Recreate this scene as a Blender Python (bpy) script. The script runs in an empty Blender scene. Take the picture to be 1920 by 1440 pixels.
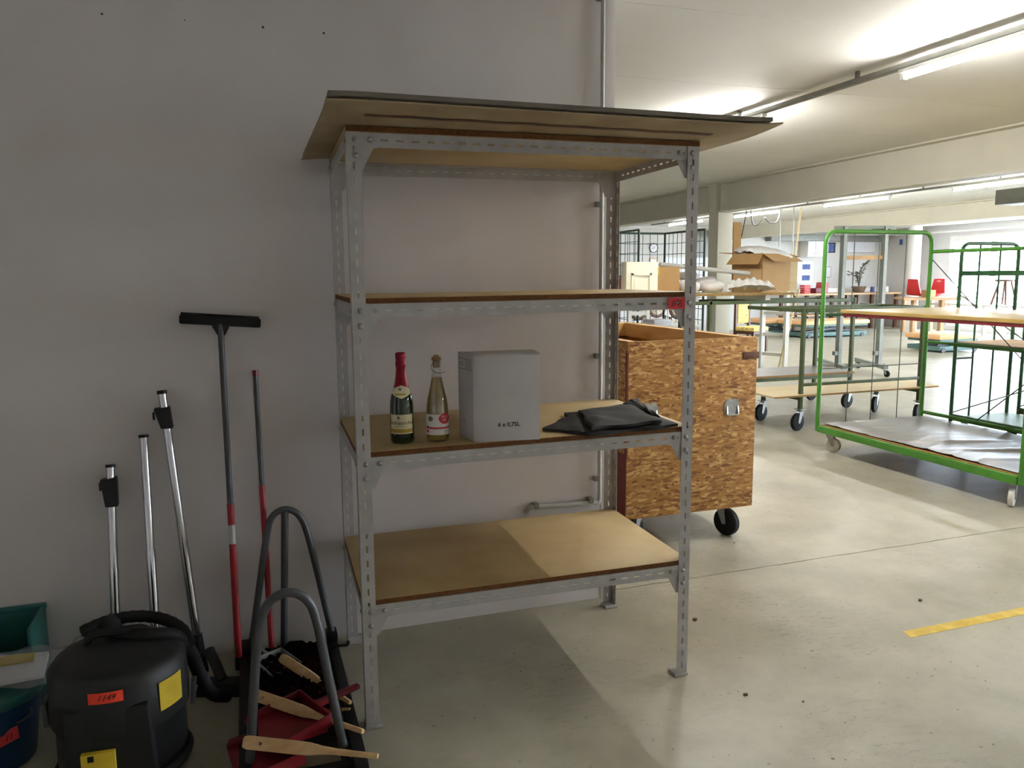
import bpy, bmesh, math, random
from mathutils import Vector, Matrix
random.seed(7)
SC = bpy.context.scene
COL = SC.collection
R = math.radians

# ------------------------------------------------------------------ camera
CAM = Vector((-0.343, -3.290, 1.551))
FW = Vector((0.3150, 0.9390, -0.1362)).normalized()
RT = Vector((0.9476, -0.3193, -0.0078)); RT = (RT - FW * RT.dot(FW)).normalized()
UP = RT.cross(FW)
FPX = 1478.3
cd = bpy.data.cameras.new('camera'); cam = bpy.data.objects.new('camera', cd); COL.objects.link(cam)
cd.sensor_fit = 'HORIZONTAL'; cd.sensor_width = 36.0; cd.lens = 36.0 * FPX / 1920.0
cd.clip_start = 0.05; cd.clip_end = 200
cam.matrix_world = Matrix(((RT.x, UP.x, -FW.x, CAM.x), (RT.y, UP.y, -FW.y, CAM.y), (RT.z, UP.z, -FW.z, CAM.z), (0, 0, 0, 1)))
SC.camera = cam

# ------------------------------------------------------------------ light and exposure
TUBE_POWER = 36.0
SKY_POWER = 5.0
SC.view_settings.view_transform = 'Standard'
SC.view_settings.look = 'None'
SC.view_settings.gamma = 1.0
SC.view_settings.use_curve_mapping = False
SC.view_settings.exposure = 2.78
w = bpy.data.worlds.new('overcast_sky'); SC.world = w; w.use_nodes = True
bg = w.node_tree.nodes['Background']; bg.inputs[0].default_value = (0.72, 0.83, 1.0, 1); bg.inputs[1].default_value = SKY_POWER
SC.cycles.max_bounces = 10; SC.cycles.diffuse_bounces = 6; SC.cycles.glossy_bounces = 4
SC.cycles.transmission_bounces = 8; SC.cycles.transparent_max_bounces = 12
SC.cycles.sample_clamp_indirect = 6.0; SC.cycles.use_denoising = True
# photo pixel (1920x1440) to a point on a known plane
def ray(x, y): return FW + RT * ((x - 960) / FPX) - UP * ((y - 720) / FPX)
def onz(x, y, z=0.0):
    d = ray(x, y); return CAM + d * ((z - CAM.z) / d.z)
def ony(x, y, Y):
    d = ray(x, y); return CAM + d * ((Y - CAM.y) / d.y)
def onx(x, y, X):
    d = ray(x, y); return CAM + d * ((X - CAM.x) / d.x)
def upz(x, y, P):
    d = ray(x, y); n = Vector((P[0] - CAM.x, P[1] - CAM.y)); t = n.dot(n) / (n.x * d.x + n.y * d.y)
    return CAM.z + t * d.z

# ------------------------------------------------------------------ materials
def lin(c):
    c = c / 255.0
    return c / 12.92 if c <= 0.04045 else ((c + 0.055) / 1.055) ** 2.4
def rgb(h):
    h = h.lstrip('#'); return tuple(lin(int(h[i:i + 2], 16)) for i in (0, 2, 4)) + (1,)
MATS = {}
def mat(name, col, rough=0.6, metal=0.0, var=0.12, scale=8.0, bump=0.0, bscale=60.0, spec=0.5, stretch=None, emit=0, col2=None, ramp=(0.3, 0.7), detail=4, trans=0, coat=0):
    if name in MATS: return MATS[name]
    m = bpy.data.materials.new(name); m.use_nodes = True; MATS[name] = m
    nt = m.node_tree; b = nt.nodes['Principled BSDF']
    c = rgb(col) if isinstance(col, str) else col
    b.inputs['Roughness'].default_value = rough; b.inputs['Metallic'].default_value = metal
    b.inputs['Specular IOR Level'].default_value = spec
    if trans: b.inputs['Transmission Weight'].default_value = trans
    if coat: b.inputs['Coat Weight'].default_value = coat
    if emit:
        b.inputs['Emission Color'].default_value = c; b.inputs['Emission Strength'].default_value = emit
    tc = nt.nodes.new('ShaderNodeTexCoord'); mp = nt.nodes.new('ShaderNodeMapping')
    nt.links.new(tc.outputs['Object'], mp.inputs[0])
    if stretch: mp.inputs['Scale'].default_value = stretch
    no = nt.nodes.new('ShaderNodeTexNoise'); no.inputs['Scale'].default_value = scale; no.inputs['Detail'].default_value = detail
    nt.links.new(mp.outputs[0], no.inputs['Vector'])
    rp = nt.nodes.new('ShaderNodeValToRGB'); nt.links.new(no.outputs['Fac'], rp.inputs[0])
    rp.color_ramp.elements[0].position = ramp[0]; rp.color_ramp.elements[1].position = ramp[1]
    if col2: a0, a1 = c, (rgb(col2) if isinstance(col2, str) else col2)
    else:
        a0 = tuple(max(0, v * (1 - var)) for v in c[:3]) + (1,); a1 = tuple(min(1, v * (1 + var)) for v in c[:3]) + (1,)
    rp.color_ramp.elements[0].color = a0; rp.color_ramp.elements[1].color = a1
    nt.links.new(rp.outputs[0], b.inputs['Base Color'])
    if bump:
        n2 = nt.nodes.new('ShaderNodeTexNoise'); n2.inputs['Scale'].default_value = bscale; n2.inputs['Detail'].default_value = 5
        nt.links.new(mp.outputs[0], n2.inputs['Vector'])
        bp = nt.nodes.new('ShaderNodeBump'); bp.inputs['Strength'].default_value = bump; bp.inputs['Distance'].default_value = 0.01
        nt.links.new(n2.outputs['Fac'], bp.inputs['Height']); nt.links.new(bp.outputs[0], b.inputs['Normal'])
    return m

def osb_mat():
    m = bpy.data.materials.new('osb_board'); m.use_nodes = True; nt = m.node_tree; b = nt.nodes['Principled BSDF']
    b.inputs['Roughness'].default_value = 0.62; b.inputs['Specular IOR Level'].default_value = 0.3
    tc = nt.nodes.new('ShaderNodeTexCoord'); L = nt.links.new
    nz = nt.nodes.new('ShaderNodeTexNoise'); nz.inputs['Scale'].default_value = 3.5; nz.inputs['Detail'].default_value = 2; L(tc.outputs['Object'], nz.inputs['Vector'])
    sub = nt.nodes.new('ShaderNodeVectorMath'); sub.operation = 'MULTIPLY_ADD'; sub.inputs[1].default_value = (0.05, 0.05, 0.05)
    L(nz.outputs['Color'], sub.inputs[0]); L(tc.outputs['Object'], sub.inputs[2])
    cols = []; dist = []
    for k, (rot, sc) in enumerate((((0, R(32), R(6)), (22, 22, 92)), ((0, R(-62), R(-9)), (26, 26, 88)))):
        mp = nt.nodes.new('ShaderNodeMapping'); mp.inputs['Rotation'].default_value = rot; mp.inputs['Scale'].default_value = sc
        L(sub.outputs[0], mp.inputs[0])
        v = nt.nodes.new('ShaderNodeTexVoronoi'); v.inputs['Scale'].default_value = 1.0; v.inputs['Randomness'].default_value = 1.0; L(mp.outputs[0], v.inputs['Vector'])
        sp = nt.nodes.new('ShaderNodeSeparateColor'); L(v.outputs['Color'], sp.inputs[0])
        rp = nt.nodes.new('ShaderNodeValToRGB'); L(sp.outputs[0], rp.inputs[0])
        e = rp.color_ramp.elements; e[0].color = rgb('744b27'); e[0].position = 0.0; e[1].color = rgb('cfa76e'); e[1].position = 1.0
        x = e.new(0.35); x.color = rgb('a3743f'); x = e.new(0.7); x.color = rgb('a97a42')
        cols.append(rp); dist.append(v)
    mk = nt.nodes.new('ShaderNodeTexNoise'); mk.inputs['Scale'].default_value = 16; L(tc.outputs['Object'], mk.inputs['Vector'])
    st = nt.nodes.new('ShaderNodeMath'); st.operation = 'GREATER_THAN'; st.inputs[1].default_value = 0.5; L(mk.outputs['Fac'], st.inputs[0])
    mx = nt.nodes.new('ShaderNodeMix'); mx.data_type = 'RGBA'; L(st.outputs[0], mx.inputs[0]); L(cols[0].outputs[0], mx.inputs[6]); L(cols[1].outputs[0], mx.inputs[7])
    L(mx.outputs[2], b.inputs['Base Color'])
    bp = nt.nodes.new('ShaderNodeBump'); bp.inputs['Strength'].default_value = 0.25; bp.inputs['Distance'].default_value = 0.004
    L(dist[0].outputs['Distance'], bp.inputs['Height']); L(bp.outputs[0], b.inputs['Normal'])
    MATS['osb_board'] = m; return m

def floor_mat():
    m = bpy.data.materials.new('painted_concrete'); m.use_nodes = True; nt = m.node_tree; b = nt.nodes['Principled BSDF']; L = nt.links.new
    tc = nt.nodes.new('ShaderNodeTexCoord')
    def noise(s, d=4, st=None, rough=0.55):
        n = nt.nodes.new('ShaderNodeTexNoise'); n.inputs['Scale'].default_value = s; n.inputs['Detail'].default_value = d; n.inputs['Roughness'].default_value = rough
        if st:
            mp = nt.nodes.new('ShaderNodeMapping'); mp.inputs['Scale'].default_value = st; mp.inputs['Rotation'].default_value = (0, 0, R(35)); L(tc.outputs['Object'], mp.inputs[0]); L(mp.outputs[0], n.inputs['Vector'])
        else: L(tc.outputs['Object'], n.inputs['Vector'])
        return n
    a = noise(1.3, 5)
    r1 = nt.nodes.new('ShaderNodeValToRGB'); r1.color_ramp.elements[0].position = .3; r1.color_ramp.elements[1].position = .72
    r1.color_ramp.elements[0].color = rgb('9b9684'); r1.color_ramp.elements[1].color = rgb('bcb7a6'); L(a.outputs['Fac'], r1.inputs[0])
    s = noise(17, 8, (1, 3.2, 1), .75)
    r2 = nt.nodes.new('ShaderNodeValToRGB'); r2.color_ramp.elements[0].position = .54; r2.color_ramp.elements[1].position = .62
    r2.color_ramp.elements[0].color = (0, 0, 0, 1); r2.color_ramp.elements[1].color = (1, 1, 1, 1); L(s.outputs['Fac'], r2.inputs[0])
    big = noise(1.1, 3); r3 = nt.nodes.new('ShaderNodeValToRGB'); r3.color_ramp.elements[0].position = .44; r3.color_ramp.elements[1].position = .62; L(big.outputs['Fac'], r3.inputs[0])
    mu = nt.nodes.new('ShaderNodeMath'); mu.operation = 'MULTIPLY'; L(r2.outputs[0], mu.inputs[0]); L(r3.outputs[0], mu.inputs[1])
    mu2 = nt.nodes.new('ShaderNodeMath'); mu2.operation = 'MULTIPLY'; mu2.inputs[1].default_value = .55; L(mu.outputs[0], mu2.inputs[0])
    mx = nt.nodes.new('ShaderNodeMix'); mx.data_type = 'RGBA'; L(mu2.outputs[0], mx.inputs[0]); L(r1.outputs[0], mx.inputs[6]); mx.inputs[7].default_value = rgb('6c675a')
    sp_ = noise(46, 3, None, .5); r4 = nt.nodes.new('ShaderNodeValToRGB'); r4.color_ramp.elements[0].position = .70; r4.color_ramp.elements[1].position = .74; L(sp_.outputs['Fac'], r4.inputs[0])
    pt = noise(4.2, 6, None, .65); r5 = nt.nodes.new('ShaderNodeValToRGB'); r5.color_ramp.elements[0].position = .35; r5.color_ramp.elements[1].position = .7
    r5.color_ramp.elements[0].color = (.86, .855, .84, 1); r5.color_ramp.elements[1].color = (1.08, 1.08, 1.08, 1); L(pt.outputs['Fac'], r5.inputs[0])
    mm = nt.nodes.new('ShaderNodeMix'); mm.data_type = 'RGBA'; mm.blend_type = 'MULTIPLY'; mm.inputs[0].default_value = 1; L(mx.outputs[2], mm.inputs[6]); L(r5.outputs[0], mm.inputs[7])
    m3 = nt.nodes.new('ShaderNodeMix'); m3.data_type = 'RGBA'; L(r4.outputs[0], m3.inputs[0]); L(mm.outputs[2], m3.inputs[6]); m3.inputs[7].default_value = rgb('6a6558')
    L(m3.outputs[2], b.inputs['Base Color'])
    rr = nt.nodes.new('ShaderNodeMapRange'); rr.inputs[3].default_value = .28; rr.inputs[4].default_value = .46; L(a.outputs['Fac'], rr.inputs[0]); L(rr.outputs[0], b.inputs['Roughness'])
    b.inputs['Specular IOR Level'].default_value = .5
    bp = nt.nodes.new('ShaderNodeBump'); bp.inputs['Strength'].default_value = .12; bp.inputs['Distance'].default_value = .004
    bn = noise(22, 5); L(bn.outputs['Fac'], bp.inputs['Height']); L(bp.outputs[0], b.inputs['Normal'])
    MATS['painted_concrete'] = m; return m

def clear_mat(name, tint, fac=0.1, rough=0.05):
    m = bpy.data.materials.new(name); m.use_nodes = True; nt = m.node_tree; nt.nodes.remove(nt.nodes['Principled BSDF'])
    t = nt.nodes.new('ShaderNodeBsdfTransparent'); t.inputs[0].default_value = tint
    g = nt.nodes.new('ShaderNodeBsdfGlossy'); g.inputs['Roughness'].default_value = rough
    no = nt.nodes.new('ShaderNodeTexNoise'); no.inputs['Scale'].default_value = 25
    mr = nt.nodes.new('ShaderNodeMapRange'); mr.inputs[3].default_value = fac * .7; mr.inputs[4].default_value = fac * 1.3
    nt.links.new(no.outputs['Fac'], mr.inputs[0])
    x = nt.nodes.new('ShaderNodeMixShader'); nt.links.new(mr.outputs[0], x.inputs[0]); nt.links.new(t.outputs[0], x.inputs[1]); nt.links.new(g.outputs[0], x.inputs[2])
    nt.links.new(x.outputs[0], nt.nodes['Material Output'].inputs['Surface']); MATS[name] = m; return m

M_OSB = osb_mat(); M_FLOOR = floor_mat()
M_WALL = mat('white_plaster', 'd6cfcc', .8, var=.05, scale=2.2, bump=.12, bscale=14, spec=.2)
M_CEIL = mat('white_ceiling', 'e4e2dd', .7, var=.03, scale=1.5, spec=.3)
M_BEAM = mat('cream_paint', 'c9c5b5', .5, var=.04, scale=3, spec=.4)
M_CAGE = mat('black_green_paint', '1d3328', .5, var=.12, scale=10)
M_FARW = mat('far_wall_paint', 'd6d5d2', .8, var=.04, scale=2, spec=.2)
M_RACK = mat('grey_rack_steel', 'b3b0ae', .5, metal=.15, var=.1, scale=18, spec=.45, bump=.03)
M_BOLT = mat('zinc_bolt', 'a8a8a6', .4, metal=.8, var=.2, scale=90)
M_BOARD = mat('shelf_particleboard', 'b09567', .6, col2='c9b184', scale=3.2, bump=.08, bscale=120, spec=.35, detail=6)
M_BEDGE = mat('board_raw_edge', '6b4526', .8, var=.3, scale=120, spec=.2)
M_SHEETU = mat('hardboard_underside', '9a8466', .7, col2='b5a486', scale=4, spec=.25, detail=6)
M_SHEETG = mat('grey_sheet', '7c7468', .75, var=.15, scale=12, spec=.25)
M_CARTON = mat('white_carton', 'c9c4c4', .7, var=.03, scale=10, spec=.25, bump=.04, bscale=30)
M_BLACKTXT = mat('black_print', '1c1b1b', .7, var=.1)
M_GREYTXT = mat('grey_print', '77757a', .8, var=.1)
M_CLOTH = mat('black_cloth', '23211f', .75, var=.25, scale=40, bump=.25, bscale=300, spec=.3)
M_REDTAG = mat('red_tag_paper', 'd3393d', .7, var=.05)
M_ORTAG = mat('orange_tag_paper', 'ff4a30', .7, var=.05, emit=0)
M_CHROME = mat('chrome_tube', 'c9c9ca', .12, metal=1, var=.08, scale=6)
M_BLKPL = mat('black_plastic', '0e0e10', .5, var=.25, scale=14, spec=.5)
M_BLKRUB = mat('black_rubber', '121214', .7, var=.3, scale=30, spec=.35)
M_DKGREY = mat('dark_grey_paint', '46474a', .42, var=.1, scale=20, spec=.5)
M_REDH = mat('red_handle_paint', 'a01e26', .4, var=.12, scale=20)
M_REDP = mat('red_plastic', '74121c', .4, var=.15, scale=10)
M_WOODH = mat('beech_handle', 'c49c6a', .55, col2='dcb988', scale=5, stretch=(1, 8, 8), spec=.35)
M_BRIST = mat('dark_bristle', '18110f', .95, var=.5, scale=160, bump=.8, bscale=220, spec=.1)
M_BLUE = mat('blue_plastic', '0e3a5e', .4, var=.12, scale=6)
M_TEAL = mat('teal_plastic', '226460', .4, var=.1, scale=6)
M_YEL = mat('yellow_label', 'd8b929', .6, var=.08, scale=12)
M_GREEN = mat('bright_green_paint', '4a8a30', .42, var=.08, scale=10, spec=.5)
M_GREEN2 = mat('dark_green_paint', '2b5a32', .45, var=.12, scale=10, spec=.5)
M_OLIVE = mat('olive_green_paint', '4c5836', .5, var=.14, scale=12, spec=.45)
M_GREYF = mat('grey_frame_paint', '8b918c', .5, var=.1, scale=8, spec=.45)
M_WIRE = mat('steel_wire', '5d655f', .5, metal=.6, var=.15, scale=20)
M_PLY = mat('plywood', 'cbb68c', .6, col2='dccaa2', scale=2.5, stretch=(1, 6, 6), spec=.3)
M_PLYE = mat('ply_edge', '96733f', .8, var=.3, scale=60)
M_TANB = mat('tan_table_board', 'b79a5c', .35, var=.1, scale=4, spec=.5)
M_DKRED = mat('dark_red_strip', '6d1f25', .5, var=.15, scale=10)
M_GSHEET = mat('grey_plastic_sheet', '726e6b', .35, var=.12, scale=5, bump=.1, bscale=9, spec=.5)
M_WHITEW = mat('white_wheel', 'd6d3cc', .5, var=.1, scale=20)
M_ZINC = mat('galvanised_fork', 'a5a6a5', .4, metal=.7, var=.2, scale=30)
M_CARD = mat('brown_cardboard', 'a9865a', .8, var=.07, scale=6, spec=.15)
M_CREAM = mat('cream_drawer_front', 'eee9d3', .5, var=.03, scale=4)
M_BAG = mat('frosted_bag', 'dcdad6', .3, var=.1, scale=18, bump=.3, bscale=25, spec=.6)
M_CLEARBAG = clear_mat('clear_polybag', (.86, .87, .86, 1), .28, .25)
M_PAD = mat('white_cushion', 'e2dede', .7, var=.04, scale=8)
M_PIPEG = mat('grey_pipe', 'b9b9b4', .4, var=.06, scale=8)
M_TUBE = mat('fluorescent_tube', (1.0, .99, .95, 1), .3, emit=TUBE_POWER, var=0)
M_LAMPB = mat('white_lamp_housing', 'e3e3df', .4, var=.03)
M_TRACK = mat('grey_lamp_rail', '85857f', .45, metal=.3, var=.08)
M_YTAPE = mat('yellow_floor_paint', 'c8a52f', .55, col2='dfc25a', scale=16, detail=7, ramp=(.35, .65), spec=.4)
M_CRACK = mat('joint_filler', '4e493e', .9, var=.4, scale=40)
M_RED2 = mat('far_red', 'c22a2c', .5, var=.12, scale=8)
M_BROWN = mat('brown_wood', '5c3a24', .5, var=.25, scale=9)
M_FLORAL = mat('yellow_floral_fabric', 'e6cf85', .8, col2='b4572f', scale=26, ramp=(.55, .68), spec=.2)
M_FLORG = mat('grey_floral_fabric', 'cfc9b6', .8, col2='6e6a5e', scale=34, ramp=(.5, .66), spec=.2)
M_ORANGE = mat('orange_mat', 'dfae7c', .6, var=.08, scale=6)
M_DTEAL = mat('dull_teal_paint', '54736f', .5, var=.15, scale=8)
M_PALLET = mat('pale_wood', 'c39f78', .7, var=.15, scale=5)
M_WHITE = mat('white_paint', 'e8e7e2', .5, var=.03, scale=5)
M_PANE = clear_mat('window_glass', (.97, .985, .98, 1), .05, .02)
M_GLASSG = mat('green_bottle_glass', '0d2a10', .06, var=.2, scale=6, spec=.7, coat=.5)
M_GLASSC = clear_mat('clear_bottle_glass', (.93, .94, .9, 1), .16, .03)
M_WINE = mat('pale_wine', 'b9a24a', .1, var=.06, scale=5, trans=.55)
M_FOIL = mat('red_foil', '8e1226', .35, metal=.45, var=.15, scale=40, bump=.15, bscale=60)
M_LABEL = mat('cream_label', 'e6dcb6', .6, var=.03, scale=10)
M_WLABEL = mat('white_label', 'e4e2e2', .6, var=.03, scale=10)
M_GOLD = mat('gold_print', 'b3983a', .45, metal=.3, var=.1, scale=30)
M_CORK = mat('cork', '94754b', .8, var=.25, scale=60)
M_DKGRN = mat('leaf_green', '4b6147', .6, var=.3, scale=20)
M_POT = mat('brown_pot', '6b5a49', .8, var=.2, scale=12)
M_BLUEP = mat('blue_poster', '4a5f9e', .6, var=.3, scale=9)
M_PAPER = mat('paper_white', 'e9e9ee', .7, var=.05, scale=9)
M_CONC = mat('outdoor_paving', 'b9b7b0', .9, var=.12, scale=3)

# ------------------------------------------------------------------ mesh helpers
class MB:
    def __init__(s): s.v = []; s.f = []
    def add(s, vs, fs):
        o = len(s.v); s.v += [tuple(x) for x in vs]; s.f += [tuple(i + o for i in f) for f in fs]; return s
    def box(s, x0, x1, y0, y1, z0, z1):
        return s.add([(x0, y0, z0), (x1, y0, z0), (x1, y1, z0), (x0, y1, z0), (x0, y0, z1), (x1, y0, z1), (x1, y1, z1), (x0, y1, z1)],
                     [(0, 3, 2, 1), (4, 5, 6, 7), (0, 1, 5, 4), (1, 2, 6, 5), (2, 3, 7, 6), (3, 0, 4, 7)])
    def hexa(s, lo, hi):   # two quads of points (bottom ccw, top ccw)
        return s.add(list(lo) + list(hi), [(3, 2, 1, 0), (4, 5, 6, 7), (0, 1, 5, 4), (1, 2, 6, 5), (2, 3, 7, 6), (3, 0, 4, 7)])
    def bar(s, a, b, wd, ht=None, up=(0, 0, 1)):   # rectangular bar from a to b
        a = Vector(a); b = Vector(b); ht = ht or wd; d = (b - a).normalized(); u = Vector(up)
        if abs(d.dot(u)) > .98: u = Vector((1, 0, 0))
        sd = d.cross(u).normalized() * wd / 2; u2 = sd.cross(d).normalized() * ht / 2
        q = lambda p: [p - sd - u2, p + sd - u2, p + sd + u2, p - sd + u2]
        return s.add(q(a) + q(b), [(3, 2, 1, 0), (4, 5, 6, 7), (0, 1, 5, 4), (1, 2, 6, 5), (2, 3, 7, 6), (3, 0, 4, 7)])
    def tube(s, pts, r, n=10, caps=True, rs=None):
        pts = [Vector(p) for p in pts]; m = len(pts)
        t = [(pts[min(i + 1, m - 1)] - pts[max(i - 1, 0)]).normalized() for i in range(m)]
        u = Vector((0, 0, 1)) if abs(t[0].z) < .9 else Vector((1, 0, 0))
        u = (u - t[0] * u.dot(t[0])).normalized(); vs = []
        for i in range(m):
            u = (u - t[i] * u.dot(t[i])).normalized(); w_ = t[i].cross(u); rr = rs[i] if rs else r
            vs += [pts[i] + (u * math.cos(2 * math.pi * k / n) + w_ * math.sin(2 * math.pi * k / n)) * rr for k in range(n)]
        fs = [(i * n + k, i * n + (k + 1) % n, (i + 1) * n + (k + 1) % n, (i + 1) * n + k) for i in range(m - 1) for k in range(n)]
        if caps: fs += [tuple(range(n - 1, -1, -1)), tuple(range((m - 1) * n, m * n))]
        return s.add(vs, fs)
    def lathe(s, prof, c=(0, 0, 0), n=24, axis='z', a0=0, a1=None):
        full = a1 is None; a1 = 2 * math.pi if full else a1; c = Vector(c)
        k_ = n if full else n + 1; vs = []
        for (r, z) in prof:
            for k in range(k_):
                a = a0 + (a1 - a0) * k / n
                p = (r * math.cos(a), r * math.sin(a), z)
                if axis == 'x': p = (z, r * math.cos(a), r * math.sin(a))
                if axis == 'y': p = (r * math.cos(a), z, -r * math.sin(a))
                vs.append(c + Vector(p))
        fs = []
        for i in range(len(prof) - 1):
            for k in range(n):
                j = (k + 1) % k_
                fs.append((i * k_ + k, i * k_ + j, (i + 1) * k_ + j, (i + 1) * k_ + k))
        if full:
            if prof[0][0] > 1e-5: fs.append(tuple(range(n - 1, -1, -1)))
            if prof[-1][0] > 1e-5: fs.append(tuple((len(prof) - 1) * n + k for k in range(n)))
        return s.add(vs, fs)
    def prism(s, poly, axis_vec, depth, origin=(0, 0, 0), ex=(1, 0, 0), ey=(0, 0, 1)):
        o = Vector(origin); ex = Vector(ex); ey = Vector(ey); av = Vector(axis_vec) * depth; n = len(poly)
        a = [o + ex * p[0] + ey * p[1] for p in poly]; b = [p + av for p in a]
        return s.add(a + b, [tuple(range(n - 1, -1, -1)), tuple(range(n, 2 * n))] + [(k, (k + 1) % n, n + (k + 1) % n, n + k) for k in range(n)])
    def grid(s, fn, nu, nv, thick=None):   # fn(u,v)->point ; thick: vector offset for a closed slab
        top = [Vector(fn(i / nu, j / nv)) for j in range(nv + 1) for i in range(nu + 1)]
        W = nu + 1; q = [(j * W + i, j * W + i + 1, (j + 1) * W + i + 1, (j + 1) * W + i) for j in range(nv) for i in range(nu)]
        if thick is None: return s.add(top, q)
        N = len(top); bot = [p + Vector(thick) for p in top]
        edge = [i for i in range(W)] + [j * W + nu for j in range(1, nv + 1)] + [nv * W + i for i in range(nu - 1, -1, -1)] + [j * W for j in range(nv - 1, 0, -1)]
        sides = [(edge[k], N + edge[k], N + edge[(k + 1) % len(edge)], edge[(k + 1) % len(edge)]) for k in range(len(edge))]
        return s.add(top + bot, q + [tuple(N + i for i in reversed(f)) for f in q] + sides)
    def slotted(s, o, eL, ew, en, L, wd, t, first=.03, pitch=.05, sl=.024, a=.43, b=.56):   # flange with punched slots
        o = Vector(o); eL = Vector(eL); ew = Vector(ew); en = Vector(en)
        cuts = [0.0]; hole = set(); x = first
        while x + sl < L - .008:
            cuts += [x, x + sl]; hole.add(len(cuts) - 2); x += pitch
        cuts.append(L); ws = [0, wd * a, wd * b, wd]; nv = len(cuts)
        P = lambda i, j, k: o + eL * cuts[i] + ew * ws[j] + en * (t * k)
        idx = lambda i, j, k: (i * 4 + j) * 2 + k
        vs = [P(i, j, k) for i in range(nv) for j in range(4) for k in range(2)]; fs = []
        for i in range(nv - 1):
            for j in range(3):
                if j == 1 and i in hole:
                    fs += [(idx(i, 1, 0), idx(i + 1, 1, 0), idx(i + 1, 1, 1), idx(i, 1, 1)), (idx(i + 1, 2, 0), idx(i, 2, 0), idx(i, 2, 1), idx(i + 1, 2, 1)),
                           (idx(i, 2, 0), idx(i, 1, 0), idx(i, 1, 1), idx(i, 2, 1)), (idx(i + 1, 1, 0), idx(i + 1, 2, 0), idx(i + 1, 2, 1), idx(i + 1, 1, 1))]
                    continue
                fs += [(idx(i, j, 0), idx(i, j + 1, 0), idx(i + 1, j + 1, 0), idx(i + 1, j, 0)), (idx(i, j, 1), idx(i + 1, j, 1), idx(i + 1, j + 1, 1), idx(i, j + 1, 1))]
            fs += [(idx(i, 0, 0), idx(i + 1, 0, 0), idx(i + 1, 0, 1), idx(i, 0, 1)), (idx(i + 1, 3, 0), idx(i, 3, 0), idx(i, 3, 1), idx(i + 1, 3, 1))]
        for j in range(3):
            fs += [(idx(0, j + 1, 0), idx(0, j, 0), idx(0, j, 1), idx(0, j + 1, 1)), (idx(nv - 1, j, 0), idx(nv - 1, j + 1, 0), idx(nv - 1, j + 1, 1), idx(nv - 1, j, 1))]
        return s.add(vs, fs)
    def xf(s, m):
        s.v = [tuple(m @ Vector(p)) for p in s.v]; return s

FRAME = {}
def props(o, label=None, cat=None, group=None, kind=None):
    if label: o['label'] = label
    if cat: o['category'] = cat
    if group: o['group'] = group
    if kind: o['kind'] = kind
    return o
def thing(name, label, cat, loc=(0, 0, 0), rotz=0.0, group=None):
    o = bpy.data.objects.new(name, None); COL.objects.link(o); o.location = loc; o.rotation_euler = (0, 0, rotz)
    o.empty_display_size = .1; props(o, label, cat, group)
    FRAME[o] = Matrix.Translation(Vector(loc)) @ Matrix.Rotation(rotz, 4, 'Z'); return o
def build(name, mb, m, parent=None, bevel=0.0, smooth=True, local=False, label=None, cat=None, group=None, kind=None, recalc=True, angle=35):
    me = bpy.data.meshes.new(name); vs = mb.v
    if parent is not None and not local:
        inv = FRAME[parent].inverted(); vs = [tuple(inv @ Vector(p)) for p in vs]
    off = Vector((0, 0, 0))
    if parent is None:
        xs = list(zip(*vs)); off = Vector(((min(xs[0]) + max(xs[0])) / 2, (min(xs[1]) + max(xs[1])) / 2, min(xs[2])))
        vs = [tuple(Vector(p) - off) for p in vs]
    me.from_pydata(vs, [], mb.f)
    if bevel or recalc:
        bm = bmesh.new(); bm.from_mesh(me)
        if bevel:
            ed = [e for e in bm.edges if len(e.link_faces) == 2 and e.calc_face_angle(0) > R(40)]
            bmesh.ops.bevel(bm, geom=ed, offset=bevel, segments=2, affect='EDGES', profile=.6, clamp_overlap=True)
        bmesh.ops.recalc_face_normals(bm, faces=bm.faces); bm.to_mesh(me); bm.free()
    ms = m if isinstance(m, (list, tuple)) else [m]
    for x in ms: me.materials.append(x)
    if smooth:
        me.shade_smooth(); me.set_sharp_from_angle(angle=R(angle))
    o = bpy.data.objects.new(name, me); COL.objects.link(o)
    if parent is not None:
        o.parent = parent; FRAME[o] = FRAME[parent]
    else:
        o.location = off; FRAME[o] = Matrix.Translation(off)
    props(o, label, cat, group, kind); return o
def copy_tree(o, parent=None):
    c = o.copy(); COL.objects.link(c)
    if parent is not None: c.parent = parent
    for ch in list(o.children): copy_tree(ch, c)
    return c
def fillet(pts, r, n=6):
    pts = [Vector(p) for p in pts]; out = [pts[0]]
    for i in range(1, len(pts) - 1):
        a, b, c = pts[i - 1], pts[i], pts[i + 1]; d1 = (a - b).normalized(); d2 = (c - b).normalized()
        ang = d1.angle(d2); l = min(r / math.tan(ang / 2), (a - b).length * .49, (c - b).length * .49)
        p0 = b + d1 * l; p1 = b + d2 * l
        for k in range(n + 1):
            t = k / n; out.append(p0 * (1 - t) ** 2 + b * 2 * t * (1 - t) + p1 * t * t)
    out.append(pts[-1]); return out
def smoothpath(pts, n=8):
    pts = [Vector(p) for p in pts]; P = [pts[0] * 2 - pts[1]] + pts + [pts[-1] * 2 - pts[-2]]; out = []
    for i in range(1, len(P) - 2):
        for k in range(n):
            t = k / n; a, b, c, d = P[i - 1], P[i], P[i + 1], P[i + 2]
            out.append(.5 * ((2 * b) + (c - a) * t + (2 * a - 5 * b + 4 * c - d) * t * t + (3 * b - a - 3 * c + d) * t ** 3))
    out.append(pts[-1]); return out
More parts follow.
